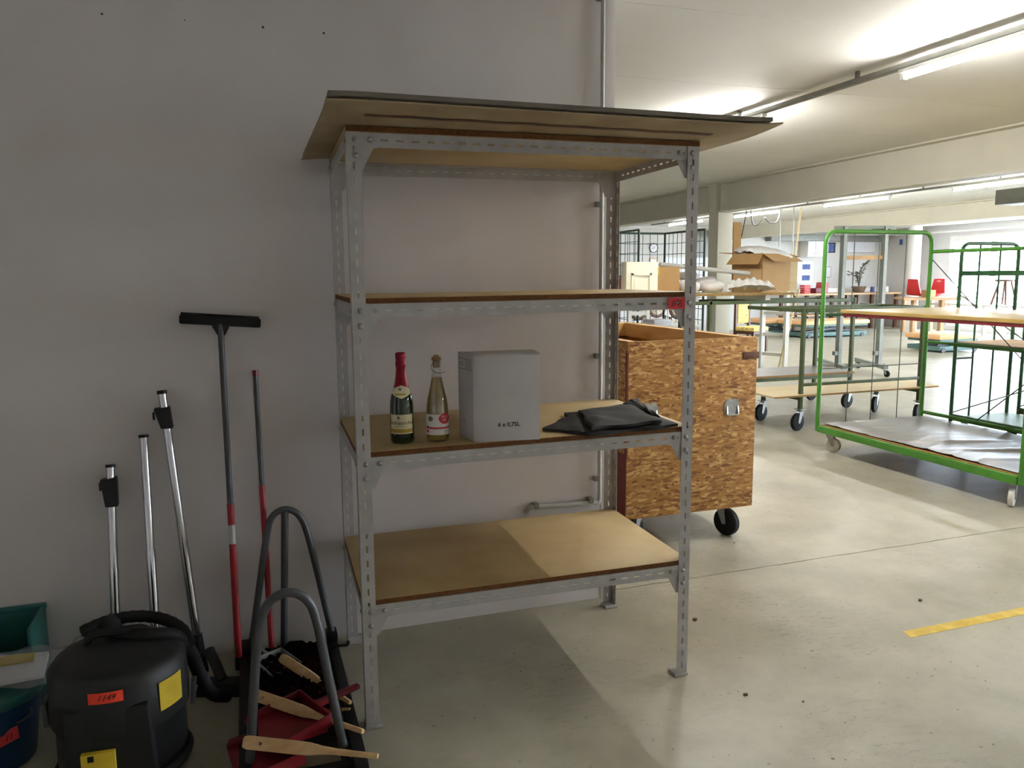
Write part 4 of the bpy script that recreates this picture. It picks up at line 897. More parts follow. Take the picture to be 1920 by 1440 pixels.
# ---- bright green cart with a grey plastic sheet on its deck
gx0, gx1, gy0, gy1 = 4.395, 5.56, .40, 2.35
g1 = thing('goods_cart', 'bright green tube-frame cart with grey plastic sheet on its deck', 'cart', (4.98, 1.38, 0))
for (y_) in (gy1, gy0):
    fr_ = T(g1, 'end_frame', [(gx0, y_, .17), (gx0, y_, 1.905), (gx1, y_, 1.905), (gx1, y_, .17)], .019, M_GREEN, .11, 12)
    for k, X_ in enumerate((4.70, 4.97, 5.27)): build('wire', MB().tube([(X_, y_, .2), (X_, y_, 1.9)], .0042, 6), M_WIRE, fr_)
    build('wire', MB().tube([(gx0, y_, .72), (gx1, y_, .72)], .0042, 6), M_WIRE, fr_)
dk = build('deck_frame', MB().box(gx0 - .02, gx0 + .012, gy0 + .02, gy1 - .02, .165, .222).box(gx1 - .012, gx1 + .02, gy0 + .02, gy1 - .02, .165, .222).box(gx0 + .012, gx1 - .012, gy1 - .03, gy1, .165, .215).box(gx0 + .012, gx1 - .012, gy0, gy0 + .03, .165, .215), M_GREEN, g1, bevel=.003)
build('deck_board', MB().box(gx0 + .012, gx1 - .012, gy0 + .03, gy1 - .03, .205, .228), M_PLYE, g1, bevel=.002)
build('side_rail', MB().tube([(gx1, gy0, 1.735), (gx1, gy1, 1.735)], .016, 10), M_GREEN, g1)
build('side_rail', MB().tube([(gx1, gy0, .92), (gx1, gy1, .92)], .012, 10), M_GREEN, g1)
build('side_rail', MB().tube([(gx1, gy0, .27), (gx1, gy1, .27)], .016, 10), M_GREEN, g1)
for (a, b) in (((gx1, gy1, 1.68), (gx1, gy0 + .3, .25)), ((gx1, gy1 - .55, .25), (gx1, gy0, 1.5))): build('cross_wire', MB().tube([a, b], .005, 6), M_WIRE, g1)
md = build('middle_shelf', MB().box(4.47, 5.62, .30, 2.22, 1.212, 1.240), M_TANB, g1, bevel=.002)
build('red_strip', MB().box(4.475, 4.50, .32, 2.20, 1.186, 1.211), M_DKRED, md, smooth=False)
for y_ in (2.2, .32): build('shelf_support', MB().tube([(gx0, y_ + (.1 if y_ > 1 else .05), 1.195), (gx1, y_ + (.1 if y_ > 1 else .05), 1.195)], .012, 8), M_GREEN2, g1)
caster(g1, gx0 + .06, gy1 - .10, .165, .062, M_WHITEW, R(25), .032)
caster(g1, gx0 + .06, gy0 + .10, .165, .062, M_WHITEW, R(-60), .032)
caster(g1, gx1 - .08, gy1 - .10, .165, .062, M_WHITEW, R(120), .032)
caster(g1, gx1 - .08, gy0 + .10, .165, .062, M_WHITEW, R(60), .032)
def shf(u, v):
    x = gx0 + .03 + (gx1 - gx0 - .06) * u; y = gy0 + .04 + (gy1 - gy0 - .08) * v
    rid = lambda t: math.exp(-((t % 1.0) - .5) ** 2 * 90)
    n = .011 * rid(y * 3.1 + x * 1.1) * (.5 + .5 * math.sin(x * 5 + y * 2)) + .009 * rid(y * 4.7 - x * 1.9 + .3) * (.5 + .5 * math.sin(x * 7 - y * 4)) + .003 * math.sin(x * 9 + y * 5)
    return (x, y, .240 + n * (1.15 - .6 * v))
build('plastic_sheet', MB().grid(shf, 40, 70, (0, 0, -.003)), M_GSHEET, None, label='crumpled grey plastic sheet lying on the bright green cart deck', cat='plastic sheet', angle=80)

# ---- dark green carts behind it
def green_cart(x0, x1, y0, y1, ztop, label, mesh_posts, shelves, brown=None):
    g = thing('goods_cart', label, 'cart', ((x0 + x1) / 2, (y0 + y1) / 2, 0))
    for y_ in (y1, y0):
        f_ = T(g, 'end_frame', [(x0, y_, .16), (x0, y_, ztop), (x1, y_, ztop), (x1, y_, .16)], .017, M_GREEN2, .10, 10)
        for X_ in mesh_posts: build('upright', MB().tube([(X_, y_, .2), (X_, y_, ztop)], .009, 8), M_GREEN2, f_)
    for (z_, kind) in shelves:
        s_ = build('shelf', MB().box(x0 + .015, x1 - .015, y0, y1, z_ - .02, z_) if kind else MB().box(x0 - .015, x0 + .015, y0, y1, z_ - .025, z_), M_PALLET if kind else M_GREEN2, g, smooth=False)
        build('shelf_rail', MB().box(x0 - .018, x0 + .014, y0, y1, z_ - .045, z_ - .005), M_GREEN2, s_, smooth=False)
    build('deck', MB().box(x0, x1, y0, y1, .17, .20), brown or M_GREEN2, g, smooth=False)
    build('floor_rail', MB().tube([(x0, y0, .215), (x0, y1, .215)], .018, 8), M_GREEN2, g)
    for a, b in (((x0, y1, .24), (x0, y0 + .2, 1.0)), ((x0, y1, 1.35), (x0, y0, .25))): build('cross_wire', MB().tube([a, b], .005, 6), M_WIRE, g)
    for cx in (x0 + .06, x1 - .06):
        for cy in (y0 + .1, y1 - .1): caster(g, cx, cy, .17, .06, M_BLKRUB, R(40 * (cx + cy)), .03)
    return g
g3 = green_cart(5.90, 6.60, .35, 2.33, upz(1850, 457, (6.25, 2.33)), 'dark green tube-frame cart standing right behind the bright green cart', (6.12, 6.37), ((upz(1800, 508, (5.9, 2.33)), 0), (upz(1780, 640, (5.9, 2.33)), 1)))
build('latch_bar', MB().tube([(5.9, 2.33, upz(1780, 672, (5.9, 2.33))), (6.12, 2.33, upz(1780, 672, (5.9, 2.33)))], .009, 8), M_GREEN2, g3)
green_cart(6.78, 7.5, .5, 2.35, 1.3, 'low dark green cart with brown deck behind the tall dark green cart', (7.1,), ((.9, 0),), M_BROWN)

# ---- olive frame cart with plywood deck
ax0, ax1, ay0, ay1, az = 4.83, 6.33, 3.13, 3.72, 1.21; cy0 = 4.05
g2 = thing('frame_cart', 'olive green angle-frame cart with plywood deck and black casters', 'cart', (5.58, 3.42, 0))
for X_ in (ax0, ax1):
    for Y_ in (ay0, ay1):
        l_ = build('leg', MB().box(X_ - .018, X_ + .018, Y_ - .018, Y_ + .018, .21, az if Y_ == ay0 else .345), M_OLIVE, g2, bevel=.003)
        caster(g2, X_, Y_, .215, .088, M_BLKRUB, R(-75 if X_ < 5 else -60), .04, .035)
for Y_ in (ay0, ay1):
    build('top_rail', MB().box(ax0, ax1, Y_ - .018, Y_ + .018, az - .04, az), M_OLIVE, g2, bevel=.003)
    if Y_ == ay0: build('deck_rail', MB().box(ax0, ax1, Y_ - .015, Y_ + .015, .44, .47), M_OLIVE, g2, bevel=.003)
for X_ in (ax0, ax1):
    build('end_rail', MB().box(X_ - .018, X_ + .018, ay0, cy0 - .02, az - .04, az - .002), M_OLIVE, g2, bevel=.003)
    build('deck_end_rail', MB().box(X_ - .015, X_ + .015, ay0 + .02, ay1 - .02, .30, .345), M_OLIVE, g2, bevel=.003)
pa = build('deck_board', MB().hexa([(4.47, 3.06, .346), (6.56, 3.10, .346), (6.72, 3.66, .346), (4.47, 3.70, .346)], [(4.47, 3.06, .364), (6.56, 3.10, .364), (6.72, 3.66, .364), (4.47, 3.70, .364)]), M_PLY, g2, smooth=False)
build('board_edge', MB().hexa([(4.47, 3.057, .347), (6.56, 3.097, .347), (6.56, 3.10, .347), (4.47, 3.06, .347)], [(4.47, 3.057, .363), (6.56, 3.097, .363), (6.56, 3.10, .363), (4.47, 3.06, .363)]), M_PLYE, pa, smooth=False)

# ---- long rear cart carrying the loaded table board
cy0, cy1, cz = 4.05, 4.66, 1.345
g4 = thing('frame_cart', 'long olive frame cart behind, carrying a board loaded with boxes and bags', 'cart', (4.85, 4.35, 0))
lx = [ony(1331, 600, cy0).x, 6.25, 3.15]
for X_ in lx:
    for Y_ in (cy0, cy1):
        build('leg', MB().box(X_ - .018, X_ + .018, Y_ - .018, Y_ + .018, .2, 1.27), M_OLIVE, g4, bevel=.003)
        caster(g4, X_, Y_, .205, .085, M_BLKRUB, R(-80), .04, .035)
for Y_ in (cy0, cy1):
    build('top_rail', MB().box(3.15, 6.25, Y_ - .018, Y_ + .018, 1.225, 1.262), M_OLIVE, g4, bevel=.003)
    build('low_rail', MB().box(3.15, 6.25, Y_ - .018, Y_ + .018, .36, .40), M_OLIVE, g4, bevel=.003)
for X_ in lx + [4.9]: build('cross_rail', MB().box(X_ - .018, X_ + .018, cy0, cy1, 1.226, 1.262), M_OLIVE, g4, bevel=.003)
dkb = build('deck_board', MB().box(3.2, 6.28, cy0 - .03, cy1 + .03, .40, .425), M_GSHEET, g4, smooth=False)
build('board_edge', MB().box(3.2, 6.28, cy0 - .033, cy0 - .03, .402, .423), M_PLYE, dkb, smooth=False)
tb = build('table_board', MB().box(ony(1153, 550, cy0).x, ony(1487, 546, cy0).x, cy0 - .02, cy1 + .04, 1.318, cz), M_PLY, g4, smooth=False)
build('board_edge', MB().box(ony(1153, 550, cy0).x, ony(1487, 546, cy0).x, cy0 - .023, cy0 - .02, 1.319, cz - .001), M_PLYE, tb, smooth=False)
for X_ in (3.5, 4.2, 5.1): build('bearer', MB().box(X_ - .03, X_ + .03, cy0 + .02, cy1, 1.262, 1.318), M_WHITE, g4, smooth=False)
# things on that board (front row at Y ~ cy0+)
yb_ = cy0 + .10
P0 = ony(1174, 548, yb_); P1 = ony(1233, 548, yb_); zt_ = ony(1233, 491, yb_).z
dr = thing('drawer_unit', 'cream drawer cabinet front with recessed panel beside a brown carton', 'drawer cabinet', (P0.x, yb_, cz))
build('cabinet_body', MB().box(P0.x, P1.x, yb_, yb_ + .12, cz, zt_), M_CREAM, dr, bevel=.003)
wq = P1.x - P0.x; hq = zt_ - cz
fx0, fx1, fz1 = P0.x + wq * .14, P0.x + wq * .78, cz + hq * .66
pnl = build('recess_frame', MB().box(fx0, fx0 + wq * .07, yb_ - .02, yb_, cz + .002, fz1).box(fx1 - wq * .07, fx1, yb_ - .02, yb_, cz + .002, fz1).box(fx0, fx1, yb_ - .02, yb_, fz1 - hq * .08, fz1), M_CREAM, dr, bevel=.002)
build('recess_panel', MB().box(fx0 + wq * .10, fx1 - wq * .10, yb_ - .008, yb_, cz + .002, cz + hq * .48), M_CREAM, pnl, bevel=.002)
P2 = ony(1272, 548, yb_ + .05); z2 = ony(1250, 500, yb_ + .05).z
bxo = build('carton', MB().box(P1.x + .004, P2.x, yb_ + .03, yb_ + .34, cz, z2), M_CARD, None, bevel=.003, label='plain brown carton between the cream drawer cabinet and white cushions', cat='box')
build('tape', MB().box(P1.x + .012, P1.x + .035, yb_ + .0285, yb_ + .03, z2 - .09, z2 + .001), mat('yellow_tape', 'b7a640', .5, var=.05), bxo, smooth=False)
def cushion(px, py, wpx, hpx, Y, label, rot=0.0, m=M_PAD, ry=.14, name='cushion', cat='cushion', group='white cushions on the board'):
    c = ony(px, py, Y); sc = (c - CAM).dot(FW) / FPX; a = wpx * sc / 2; b = hpx * sc / 2; z0_ = c.z
    mb = MB(); N, K = 14, 9; vs = []; fs = []
    for j in range(K + 1):
        ph_ = -math.pi / 2 + math.pi * j / K
        for i in range(N):
            th_ = 2 * math.pi * i / N; sg = lambda v, e: math.copysign(abs(v) ** e, v)
            vs.append(Matrix.Translation((c.x, Y, z0_)) @ Matrix.Rotation(rot, 4, 'Y') @ Vector((a * sg(math.cos(ph_), .6) * sg(math.cos(th_), .6), ry * sg(math.cos(ph_), .6) * sg(math.sin(th_), .6), b * sg(math.sin(ph_), .8))))
    for j in range(K):
        for i in range(N): fs.append((j * N + i, j * N + (i + 1) % N, (j + 1) * N + (i + 1) % N, (j + 1) * N + i))
    mn = min(v.z for v in vs); 
    if name == 'cushion' and mn < cz: vs = [v + Vector((0, 0, cz - mn)) for v in vs]
    mb.add(vs, fs); return build(name, mb, m, None, angle=80, label=label, cat=cat, group=group)
cushion(1290, 537, 36, 20, yb_ + .12, 'plump white cushion right beside the brown carton')
cushion(1318, 532, 44, 22, yb_ + .30, 'white cushion lying askew behind the front cushions', R(-18))
cushion(1334, 537, 40, 19, yb_ + .10, 'white cushion next to the crumpled plastic bag', R(-4))
cushion(1288, 517, 34, 16, yb_ + .34, 'white cushion propped at the back under the grey pipe')
bagP = ony(1396, 531, yb_ + .06)
def bag2(u, v):
    a = ony(1350, 549, yb_ + .02); b = ony(1433, 549, yb_ + .02); x = a.x + (b.x - a.x) * u
    hz = .145 * math.sin(math.pi * min(1, u * .62 + .18)) * (.35 + .65 * math.sin(math.pi * min(1, v + .1)))
    n = .016 * math.sin(u * 19 + v * 7) + .012 * math.sin(u * 41 - v * 13)
    return (x + (.06 * (1 - v) * u), yb_ - .11 + .16 * v, cz + .004 + max(0, hz + n * (1 if .05 < v < .95 else .2)) * (1 if .02 < u < .99 else .25))
pb = thing('plastic_bag', 'crumpled clear plastic bag with white filling in front of the open carton', 'bag', (bagP.x, yb_, cz))
build('film', MB().grid(bag2, 30, 16), M_BAG, pb, recalc=False, angle=70)
rp0 = ony(1237, 497, yb_ + .22); rp1 = ony(1405, 513, yb_ - .03); rp0.z = max(rp0.z, z2 + .028)
build('pipe', MB().tube([rp0, rp1], .024, 14), M_PIPEG, None, label='long grey plastic pipe lying slanted over the white cushions', cat='pipe')
# open carton, turned 45 degrees
kC = ony(1428, 549, yb_ + .06); kL = ony(1376, 545, yb_ + .30); kR = ony(1476, 544, yb_ + .34)
kz = upz(1428, 476, kC)
ob_ = thing('open_carton', 'big open brown carton with folded-out flaps at the board end', 'box', (kC.x, kC.y, cz))
v1 = Vector((kL.x - kC.x, .26, 0)); v2 = Vector((kR.x - kC.x, .24, 0)); c0 = Vector((kC.x, kC.y, cz))
hh = Vector((0, 0, kz - cz))
def wall4(p, q, n_): 
    o_ = Vector(n_).normalized() * .005
    return MB().hexa([p, q, q + o_, p + o_], [p + hh, q + hh, q + hh + o_, p + hh + o_])
for (p, q, n_) in ((c0, c0 + v1, v2), (c0, c0 + v2, v1), (c0 + v1, c0 + v1 + v2, -v1), (c0 + v2, c0 + v1 + v2, -v2)): build('side', wall4(p, q, n_), M_CARD, ob_, smooth=False)
def flap(p, q, out, dz, l, k=.04):
    o_ = Vector(out).normalized() * l + Vector((0, 0, dz)); pq = (q - p).normalized() * k; th_ = Vector((0, 0, .005))
    return MB().hexa([p + hh, q + hh, q + hh + o_ + pq * .6, p + hh + o_ - pq], [p + hh + th_, q + hh + th_, q + hh + o_ + pq * .6 + th_, p + hh + o_ - pq + th_])
build('flap', flap(c0, c0 + v1, -v2, -.115, .13, .02), M_CARD, ob_, smooth=False)
build('flap', flap(c0 + v2, c0, -v1, -.085, .13, .02), M_CARD, ob_, smooth=False)
build('flap', flap(c0 + v1, c0 + v1 + v2, v1, .02, .15), M_CARD, ob_, smooth=False)
build('flap', flap(c0 + v2, c0 + v1 + v2, v2, -.03, .12), M_CARD, ob_, smooth=False)
build('printed_panel', MB().hexa([c0 + v1 * .02 - v2 * .012 + hh * .0, c0 + v1 * .98 - v2 * .012, c0 + v1 * .98, c0 + v1 * .02], [c0 + v1 * .02 - v2 * .012 + hh * .62, c0 + v1 * .98 - v2 * .012 + hh * .62, c0 + v1 * .98 + hh * .62, c0 + v1 * .02 + hh * .62]), mat('light_cardboard', 'bd9d70', .8, var=.05), ob_, smooth=False)
pk = c0 + (v1 + v2) * .5 + hh
cpk = MB()
cpk.grid(lambda u, v: (pk.x - .30 + .62 * u, pk.y - .12 + .24 * v, pk.z + .035 + .06 * math.sin(math.pi * u) ** .5 * math.sin(math.pi * v) ** .5 + .012 * math.sin(u * 23 + v * 9) - .07 * (u - .3)), 26, 10, (0, 0, -.03))
build('wrapped_packet', cpk, M_BAG, None, angle=70, label='shiny film-wrapped packet sticking out of the open carton', cat='packet')
bd0 = ony(1474, 546, yb_ + .42); bd1 = ony(1489, 546, yb_ + .42)
build('upright_board', MB().box(bd0.x, bd1.x + .02, yb_ + .40, yb_ + .42, cz, upz(1480, 484, bd0)), M_PLY, None, smooth=False, label='pale upright board standing behind the open carton', cat='board')
tb0 = ony(1374, 470, cy1); tb1 = ony(1388, 470, cy1)
build('upright_board', MB().box(tb0.x, tb1.x, cy1 - .01, cy1 + .01, cz, ony(1380, 417, cy1).z), M_CARD, None, smooth=False, label='tall narrow brown board standing upright beside the cream column', cat='board')

# ================================================================== FAR PART OF THE HALL
# grey portal frame on wheels
P = onz(1570, 702); Q = onz(1645, 702); fz = 2.24
gf = thing('steel_frame', 'tall grey steel frame trolley standing behind the olive carts', 'frame', ((P.x + Q.x) / 2, (P.y + Q.y) / 2, 0))
ux = (Q - P).normalized(); bk_ = Vector((-ux.y, ux.x, 0)) * .9
for S in (P, Q):
    build('post', MB().bar(S + Vector((0, 0, .12)), S + Vector((0, 0, fz)), .08, .06), M_GREYF, gf)
    build('foot_rail', MB().bar(S - bk_ * .35 + Vector((0, 0, .14)), S + bk_ + Vector((0, 0, .14)), .06, .06), M_GREYF, gf)
    build('bracket', MB().box(S.x - .09, S.x - .03, S.y - .03, S.y + .03, .30, .36), M_GREYF, gf)
    for e_ in (-.33, .95):
        c_ = S + bk_ * e_; caster(gf, c_.x, c_.y, .115, .05, M_BLKRUB, 0, .03)
build('header', MB().bar(P - ux * .15 + Vector((0, 0, fz - .06)), Q + ux * .15 + Vector((0, 0, fz - .06)), .05, .14), M_GREYF, gf)
build('black_bar', MB().bar(P + ux * .38 + Vector((.0, -.03, fz - .06)), Q + ux * .05 + Vector((0, -.03, fz - .06)), .01, .04), M_BLKPL, gf)  # plain black bar along the front of the header
for z_ in (.14, .98): build('cross_rail', MB().bar(P - ux * .25 + Vector((0, 0, z_)), Q + ux * .1 + Vector((0, 0, z_)), .05, .05), M_GREYF, gf)
build('wooden_rail', MB().bar(P + Vector((0, 0, upz(1600, 483, P))), Q + Vector((0, 0, upz(1600, 483, P))), .04, .06), M_PALLET, gf)
# white ladder-like trolley
P = onz(1427, 690); Q = onz(1471, 694)
wt = thing('white_trolley', 'white painted ladder-like steel trolley behind the olive cart', 'trolley', ((P.x + Q.x) / 2, (P.y + Q.y) / 2, 0))
for S in (P, Q): build('post', MB().box(S.x - .035, S.x + .035, S.y - .03, S.y + .03, 0, 1.3), M_WHITE, wt)
for (px, py) in ((1450, 587), (1450, 627), (1450, 664)):
    z_ = upz(px, py, (P + Q) / 2); build('rung', MB().bar(P + Vector((0, 0, z_)), Q + Vector((0, 0, z_)), .04, .05), M_WHITE, wt)
build('brace', MB().tube([Q + Vector((-.12, 0, .02)), Q + Vector((.22, 0, 1.3))], .02, 8), M_PLY, wt)
# wire mesh cage
zt = 2.35
fA = onz(1198, 431, zt); fB = onz(1247, 438, zt)
cg = thing('wire_cage', 'dark green wire mesh cage standing far behind the shelf rack', 'cage', (fB.x, fB.y, 0))
xl, yn, yf, xr = fA.x, fA.y, fB.y, fB.x
yn2 = onx(1322, 430, xr).y
if yn2 > yf or yn2 < 5: yn2 = yf - 3
def mesh_panel(a, b, label=None):
    a = Vector(a); b = Vector(b); d = b - a; n = max(2, int(d.length / .16)); 
    fr_ = MB().tube([a, a + Vector((0, 0, zt))], .022, 8).tube([b, b + Vector((0, 0, zt))], .022, 8).tube([a + Vector((0, 0, zt)), b + Vector((0, 0, zt))], .020, 8).tube([a + Vector((0, 0, .1)), b + Vector((0, 0, .1))], .02, 8)
    o_ = build('mesh_panel', fr_, M_CAGE, cg)
    w_ = MB()
    for k in range(1, n): p_ = a + d * (k / n); w_.tube([p_ + Vector((0, 0, .1)), p_ + Vector((0, 0, zt))], .006, 5)
    for k in range(1, 11): z_ = .1 + (zt - .1) * k / 11; w_.tube([a + Vector((0, 0, z_)), b + Vector((0, 0, z_))], .006, 5)
    build('wires', w_, M_CAGE, o_)
mesh_panel((xl, yn, 0), (xl, yf, 0)); mesh_panel((xl, yf, 0), (xr, yf, 0)); mesh_panel((xr, yf, 0), (xr, yn2, 0))
# clock and notices on the back wall
YB = 15.6
c_ = ony(1226, 465, YB - .03)
ck_ = thing('wall_clock', 'round white wall clock with dark rim on the far wall', 'clock', (c_.x, YB - .05, c_.z))
build('case', MB().lathe([(.125, 0), (.125, -.035), (.112, -.04), (.108, -.03)], (c_.x, YB, c_.z), 28, 'y'), M_DKGREY, ck_)
fc = build('dial', MB().lathe([(.11, -.03), (0, -.031)], (c_.x, YB, c_.z), 28, 'y'), M_PAPER, ck_)
for an, l_ in ((R(60), .055), (R(200), .08)): build('hand', MB().bar((c_.x, YB - .034, c_.z), (c_.x + l_ * math.cos(an), YB - .034, c_.z + l_ * math.sin(an)), .003, .009), M_BLACKTXT, fc)
def on_back(name, label, cat, x0, y0, x1, y1, m, Y=YB, th=.02, parts=()):
    a = ony(x0, y1, Y); b = ony(x1, y0, Y)
    o_ = build(name, MB().box(a.x, b.x, Y - th, Y - .001, a.z, b.z), m, None, smooth=False, label=label, cat=cat)
    for (nm, u0, v0, u1, v1, mm) in parts:
        build(nm, MB().box(a.x + (b.x - a.x) * u0, a.x + (b.x - a.x) * u1, Y - th - .004, Y - th, a.z + (b.z - a.z) * v0, a.z + (b.z - a.z) * v1), mm, o_, smooth=False)
on_back('picture', 'small orange framed picture below the wall clock', 'picture', 1217, 484, 1232, 496, M_ORANGE, parts=(('print', .12, .15, .88, .85, M_PAPER),))
on_back('notice', 'white notice strip above the blue stripes on the far wall', 'notice', 1486, 490, 1524, 530, M_PAPER, parts=(('blue_stripe', .45, .10, .85, .34, M_BLUEP), ('blue_stripe', .45, .62, .85, .86, M_BLUEP)))
on_back('poster', 'dark framed poster with blue picture on the far wall', 'poster', 1532, 455, 1566, 474, M_BLKPL, parts=(('sheet', .06, .06, .6, .85, M_PAPER), ('picture', .62, .1, .9, .9, M_BLUEP)))
on_back('whiteboard', 'large white panel with dark left edge on the far wall', 'whiteboard', 1583, 450, 1640, 474, M_BLKPL, parts=(('panel', .07, .02, 1, 1, M_PAPER),))
on_back('sign', 'blue sign on the pale cabinet beside the round white column', 'sign', 1686, 449, 1703, 459, M_BLUEP, 14.9)
a = ony(1684, 610, 14.95); b = ony(1706, 440, 14.95)
cb = thing('tall_cabinet', 'tall narrow pale cabinet with blue sign beside the round white column', 'cabinet', ((a.x + b.x) / 2, 15.2, 0))
build('body', MB().box(a.x, b.x, 14.93, 15.5, 0, 2.35), M_PAPER, cb, bevel=.01)
build('vent', MB().box(a.x + .04, b.x - .04, 14.918, 14.93, 1.66, 1.76), M_GREYTXT, cb)
on_back('wall_panel', 'grey wall panel behind the tall cabinet', 'panel', 1655, 440, 1683, 560, M_PIPEG, YB, .03, (('cable', .55, .1, .6, .95, M_DKGREY),))
# grey partition and long low windows strip at the back wall (left)
on_back('wall_panel', 'grey upper wall panel above the bright strip behind the cream column', 'panel', 1300, 432, 1328, 482, M_TRACK, YB, .03)
on_back('glazed_strip', 'pale blue glazed strip low on the far wall beside the column', 'window strip', 1246, 484, 1328, 520, mat('pale_blue_glass', 'c7dcf2', .2, var=.04), YB, .03, tuple(('mullion', k / 6, 0, k / 6 + .02, 1, M_WHITE) for k in range(1, 6)))
# fire extinguisher
c_ = ony(1166, 535, YB - .12)
fe = thing('fire_extinguisher', 'red fire extinguisher on the far wall behind the wire cage', 'fire extinguisher', (c_.x, YB - .12, c_.z - .25))
build('cylinder', MB().lathe([(.07, c_.z - .25), (.08, c_.z - .23), (.08, c_.z + .14), (.04, c_.z + .20), (.025, c_.z + .22)], (c_.x, YB - .10, 0), 18), M_RED2, fe)
build('valve', MB().box(c_.x - .05, c_.x + .03, YB - .12, YB - .08, c_.z + .21, c_.z + .26), M_BLKPL, fe)
build('hose', MB().tube(smoothpath([(c_.x - .05, YB - .1, c_.z + .23), (c_.x - .15, YB - .1, c_.z + .1), (c_.x - .12, YB - .1, c_.z - .15)]), .012, 8), M_BLKRUB, fe)
# workbench along the back wall with small things
zb1 = 1.0; YF = 14.55
xa = ony(1490, 553, YF).x; xb = ony(1690, 556, YF).x
wb = thing('workbench', 'long pale workbench along the far wall', 'workbench', ((xa + xb) / 2, YF + .4, 0))
build('top', MB().box(xa, xb, YF, YF + .8, zb1 - .05, zb1), M_PALLET, wb)
build('back_board', MB().box(xa, xb, YF + .74, YF + .78, zb1, zb1 + .12), M_WHITE, wb)
for k in range(5):
    X_ = xa + .1 + (xb - xa - .2) * k / 4
    build('leg', MB().box(X_ - .04, X_ + .04, YF + .05, YF + .13, 0, zb1 - .05), M_BROWN, wb); build('leg', MB().box(X_ - .04, X_ + .04, YF + .65, YF + .73, 0, zb1 - .05), M_BROWN, wb)
build('lower_shelf', MB().box(xa, xb, YF + .05, YF + .75, .38, .42), M_PALLET, wb)
def at_bench(px): return ony(px, 550, YF + .3).x
r_ = thing('stacked_trays', 'stack of small red trays on the far workbench', 'trays', (at_bench(1509), YF + .3, zb1))
for k in range(4): build('tray', MB().box(at_bench(1503), at_bench(1515), YF + .2, YF + .4, zb1 + k * .06, zb1 + k * .06 + .05), M_RED2, r_, bevel=.006)
r_ = thing('tool_case', 'dark red open tool case on the far workbench', 'tool case', (at_bench(1534), YF + .3, zb1))
build('case', MB().box(at_bench(1523), at_bench(1540), YF + .15, YF + .45, zb1, zb1 + .14), M_DKRED, r_, bevel=.01)
build('lid', MB().hexa([(at_bench(1534), YF + .15, zb1 + .02), (at_bench(1545), YF + .15, zb1 + .02), (at_bench(1545), YF + .45, zb1 + .02), (at_bench(1534), YF + .45, zb1 + .02)], [(at_bench(1537), YF + .15, zb1 + .3), (at_bench(1546), YF + .15, zb1 + .3), (at_bench(1546), YF + .45, zb1 + .3), (at_bench(1537), YF + .45, zb1 + .3)]), M_RED2, r_, bevel=.006)
# pot plant
px_ = at_bench(1612); py_ = YF + .35
pl = thing('potted_plant', 'leafy plant in a brown pot on the far workbench', 'plant', (px_, py_, zb1))
build('pot', MB().lathe([(.12, zb1), (.15, zb1 + .02), (.2, zb1 + .17), (.18, zb1 + .17), (0, zb1 + .15)], (px_, py_, 0), 20), M_POT, pl)
rnd = random.Random(9); stm = MB(); lf = []
for k in range(9):
    an = rnd.uniform(0, 6.28); ln = rnd.uniform(.35, .85); tp = Vector((px_ + math.cos(an) * ln * .75, py_ + math.sin(an) * .25, zb1 + .2 + rnd.uniform(.25, .75)))
    mid_ = Vector((px_ + math.cos(an) * ln * .25, py_, zb1 + .2 + (tp.z - zb1) * .5)); pth = smoothpath([(px_, py_, zb1 + .14), mid_, tp], 6); stm.tube(pth, .008, 5)
    for p_ in pth[3::2]:
        for q in range(2): lf.append((p_, rnd.uniform(0, 6.28), rnd.uniform(.07, .13), rnd.uniform(-.5, .6)))
build('stems', stm, M_BROWN, pl)
for (p_, an, l_, dz) in lf:
    d_ = Vector((math.cos(an), math.sin(an) * .6, dz)).normalized(); s_ = d_.cross(Vector((0, 0, 1))).normalized() * l_ * .28
    build('leaf', MB().add([p_, p_ + d_ * l_ * .5 + s_, p_ + d_ * l_, p_ + d_ * l_ * .5 - s_, p_ + d_ * l_ * .5 + Vector((0, 0, .012))], [(0, 1, 4), (1, 2, 4), (2, 3, 4), (3, 0, 4)]), M_DKGRN, pl, recalc=False)
for k, (pxx, m_, lab) in enumerate(((1648, M_ZINC, 'small shiny tin on the far workbench beside the plant'), (1659, M_WHITE, 'small white jar on the far workbench beside the tin'), (1633, M_BLUEP, 'small blue cup on the far workbench beside the plant pot'))):
    build('container', MB().lathe([(.05, zb1), (.055, zb1 + .01), (.055, zb1 + .15), (.048, zb1 + .16), (0, zb1 + .155)], (at_bench(pxx), YF + .25, 0), 16), m_, None, label=lab, cat='container')
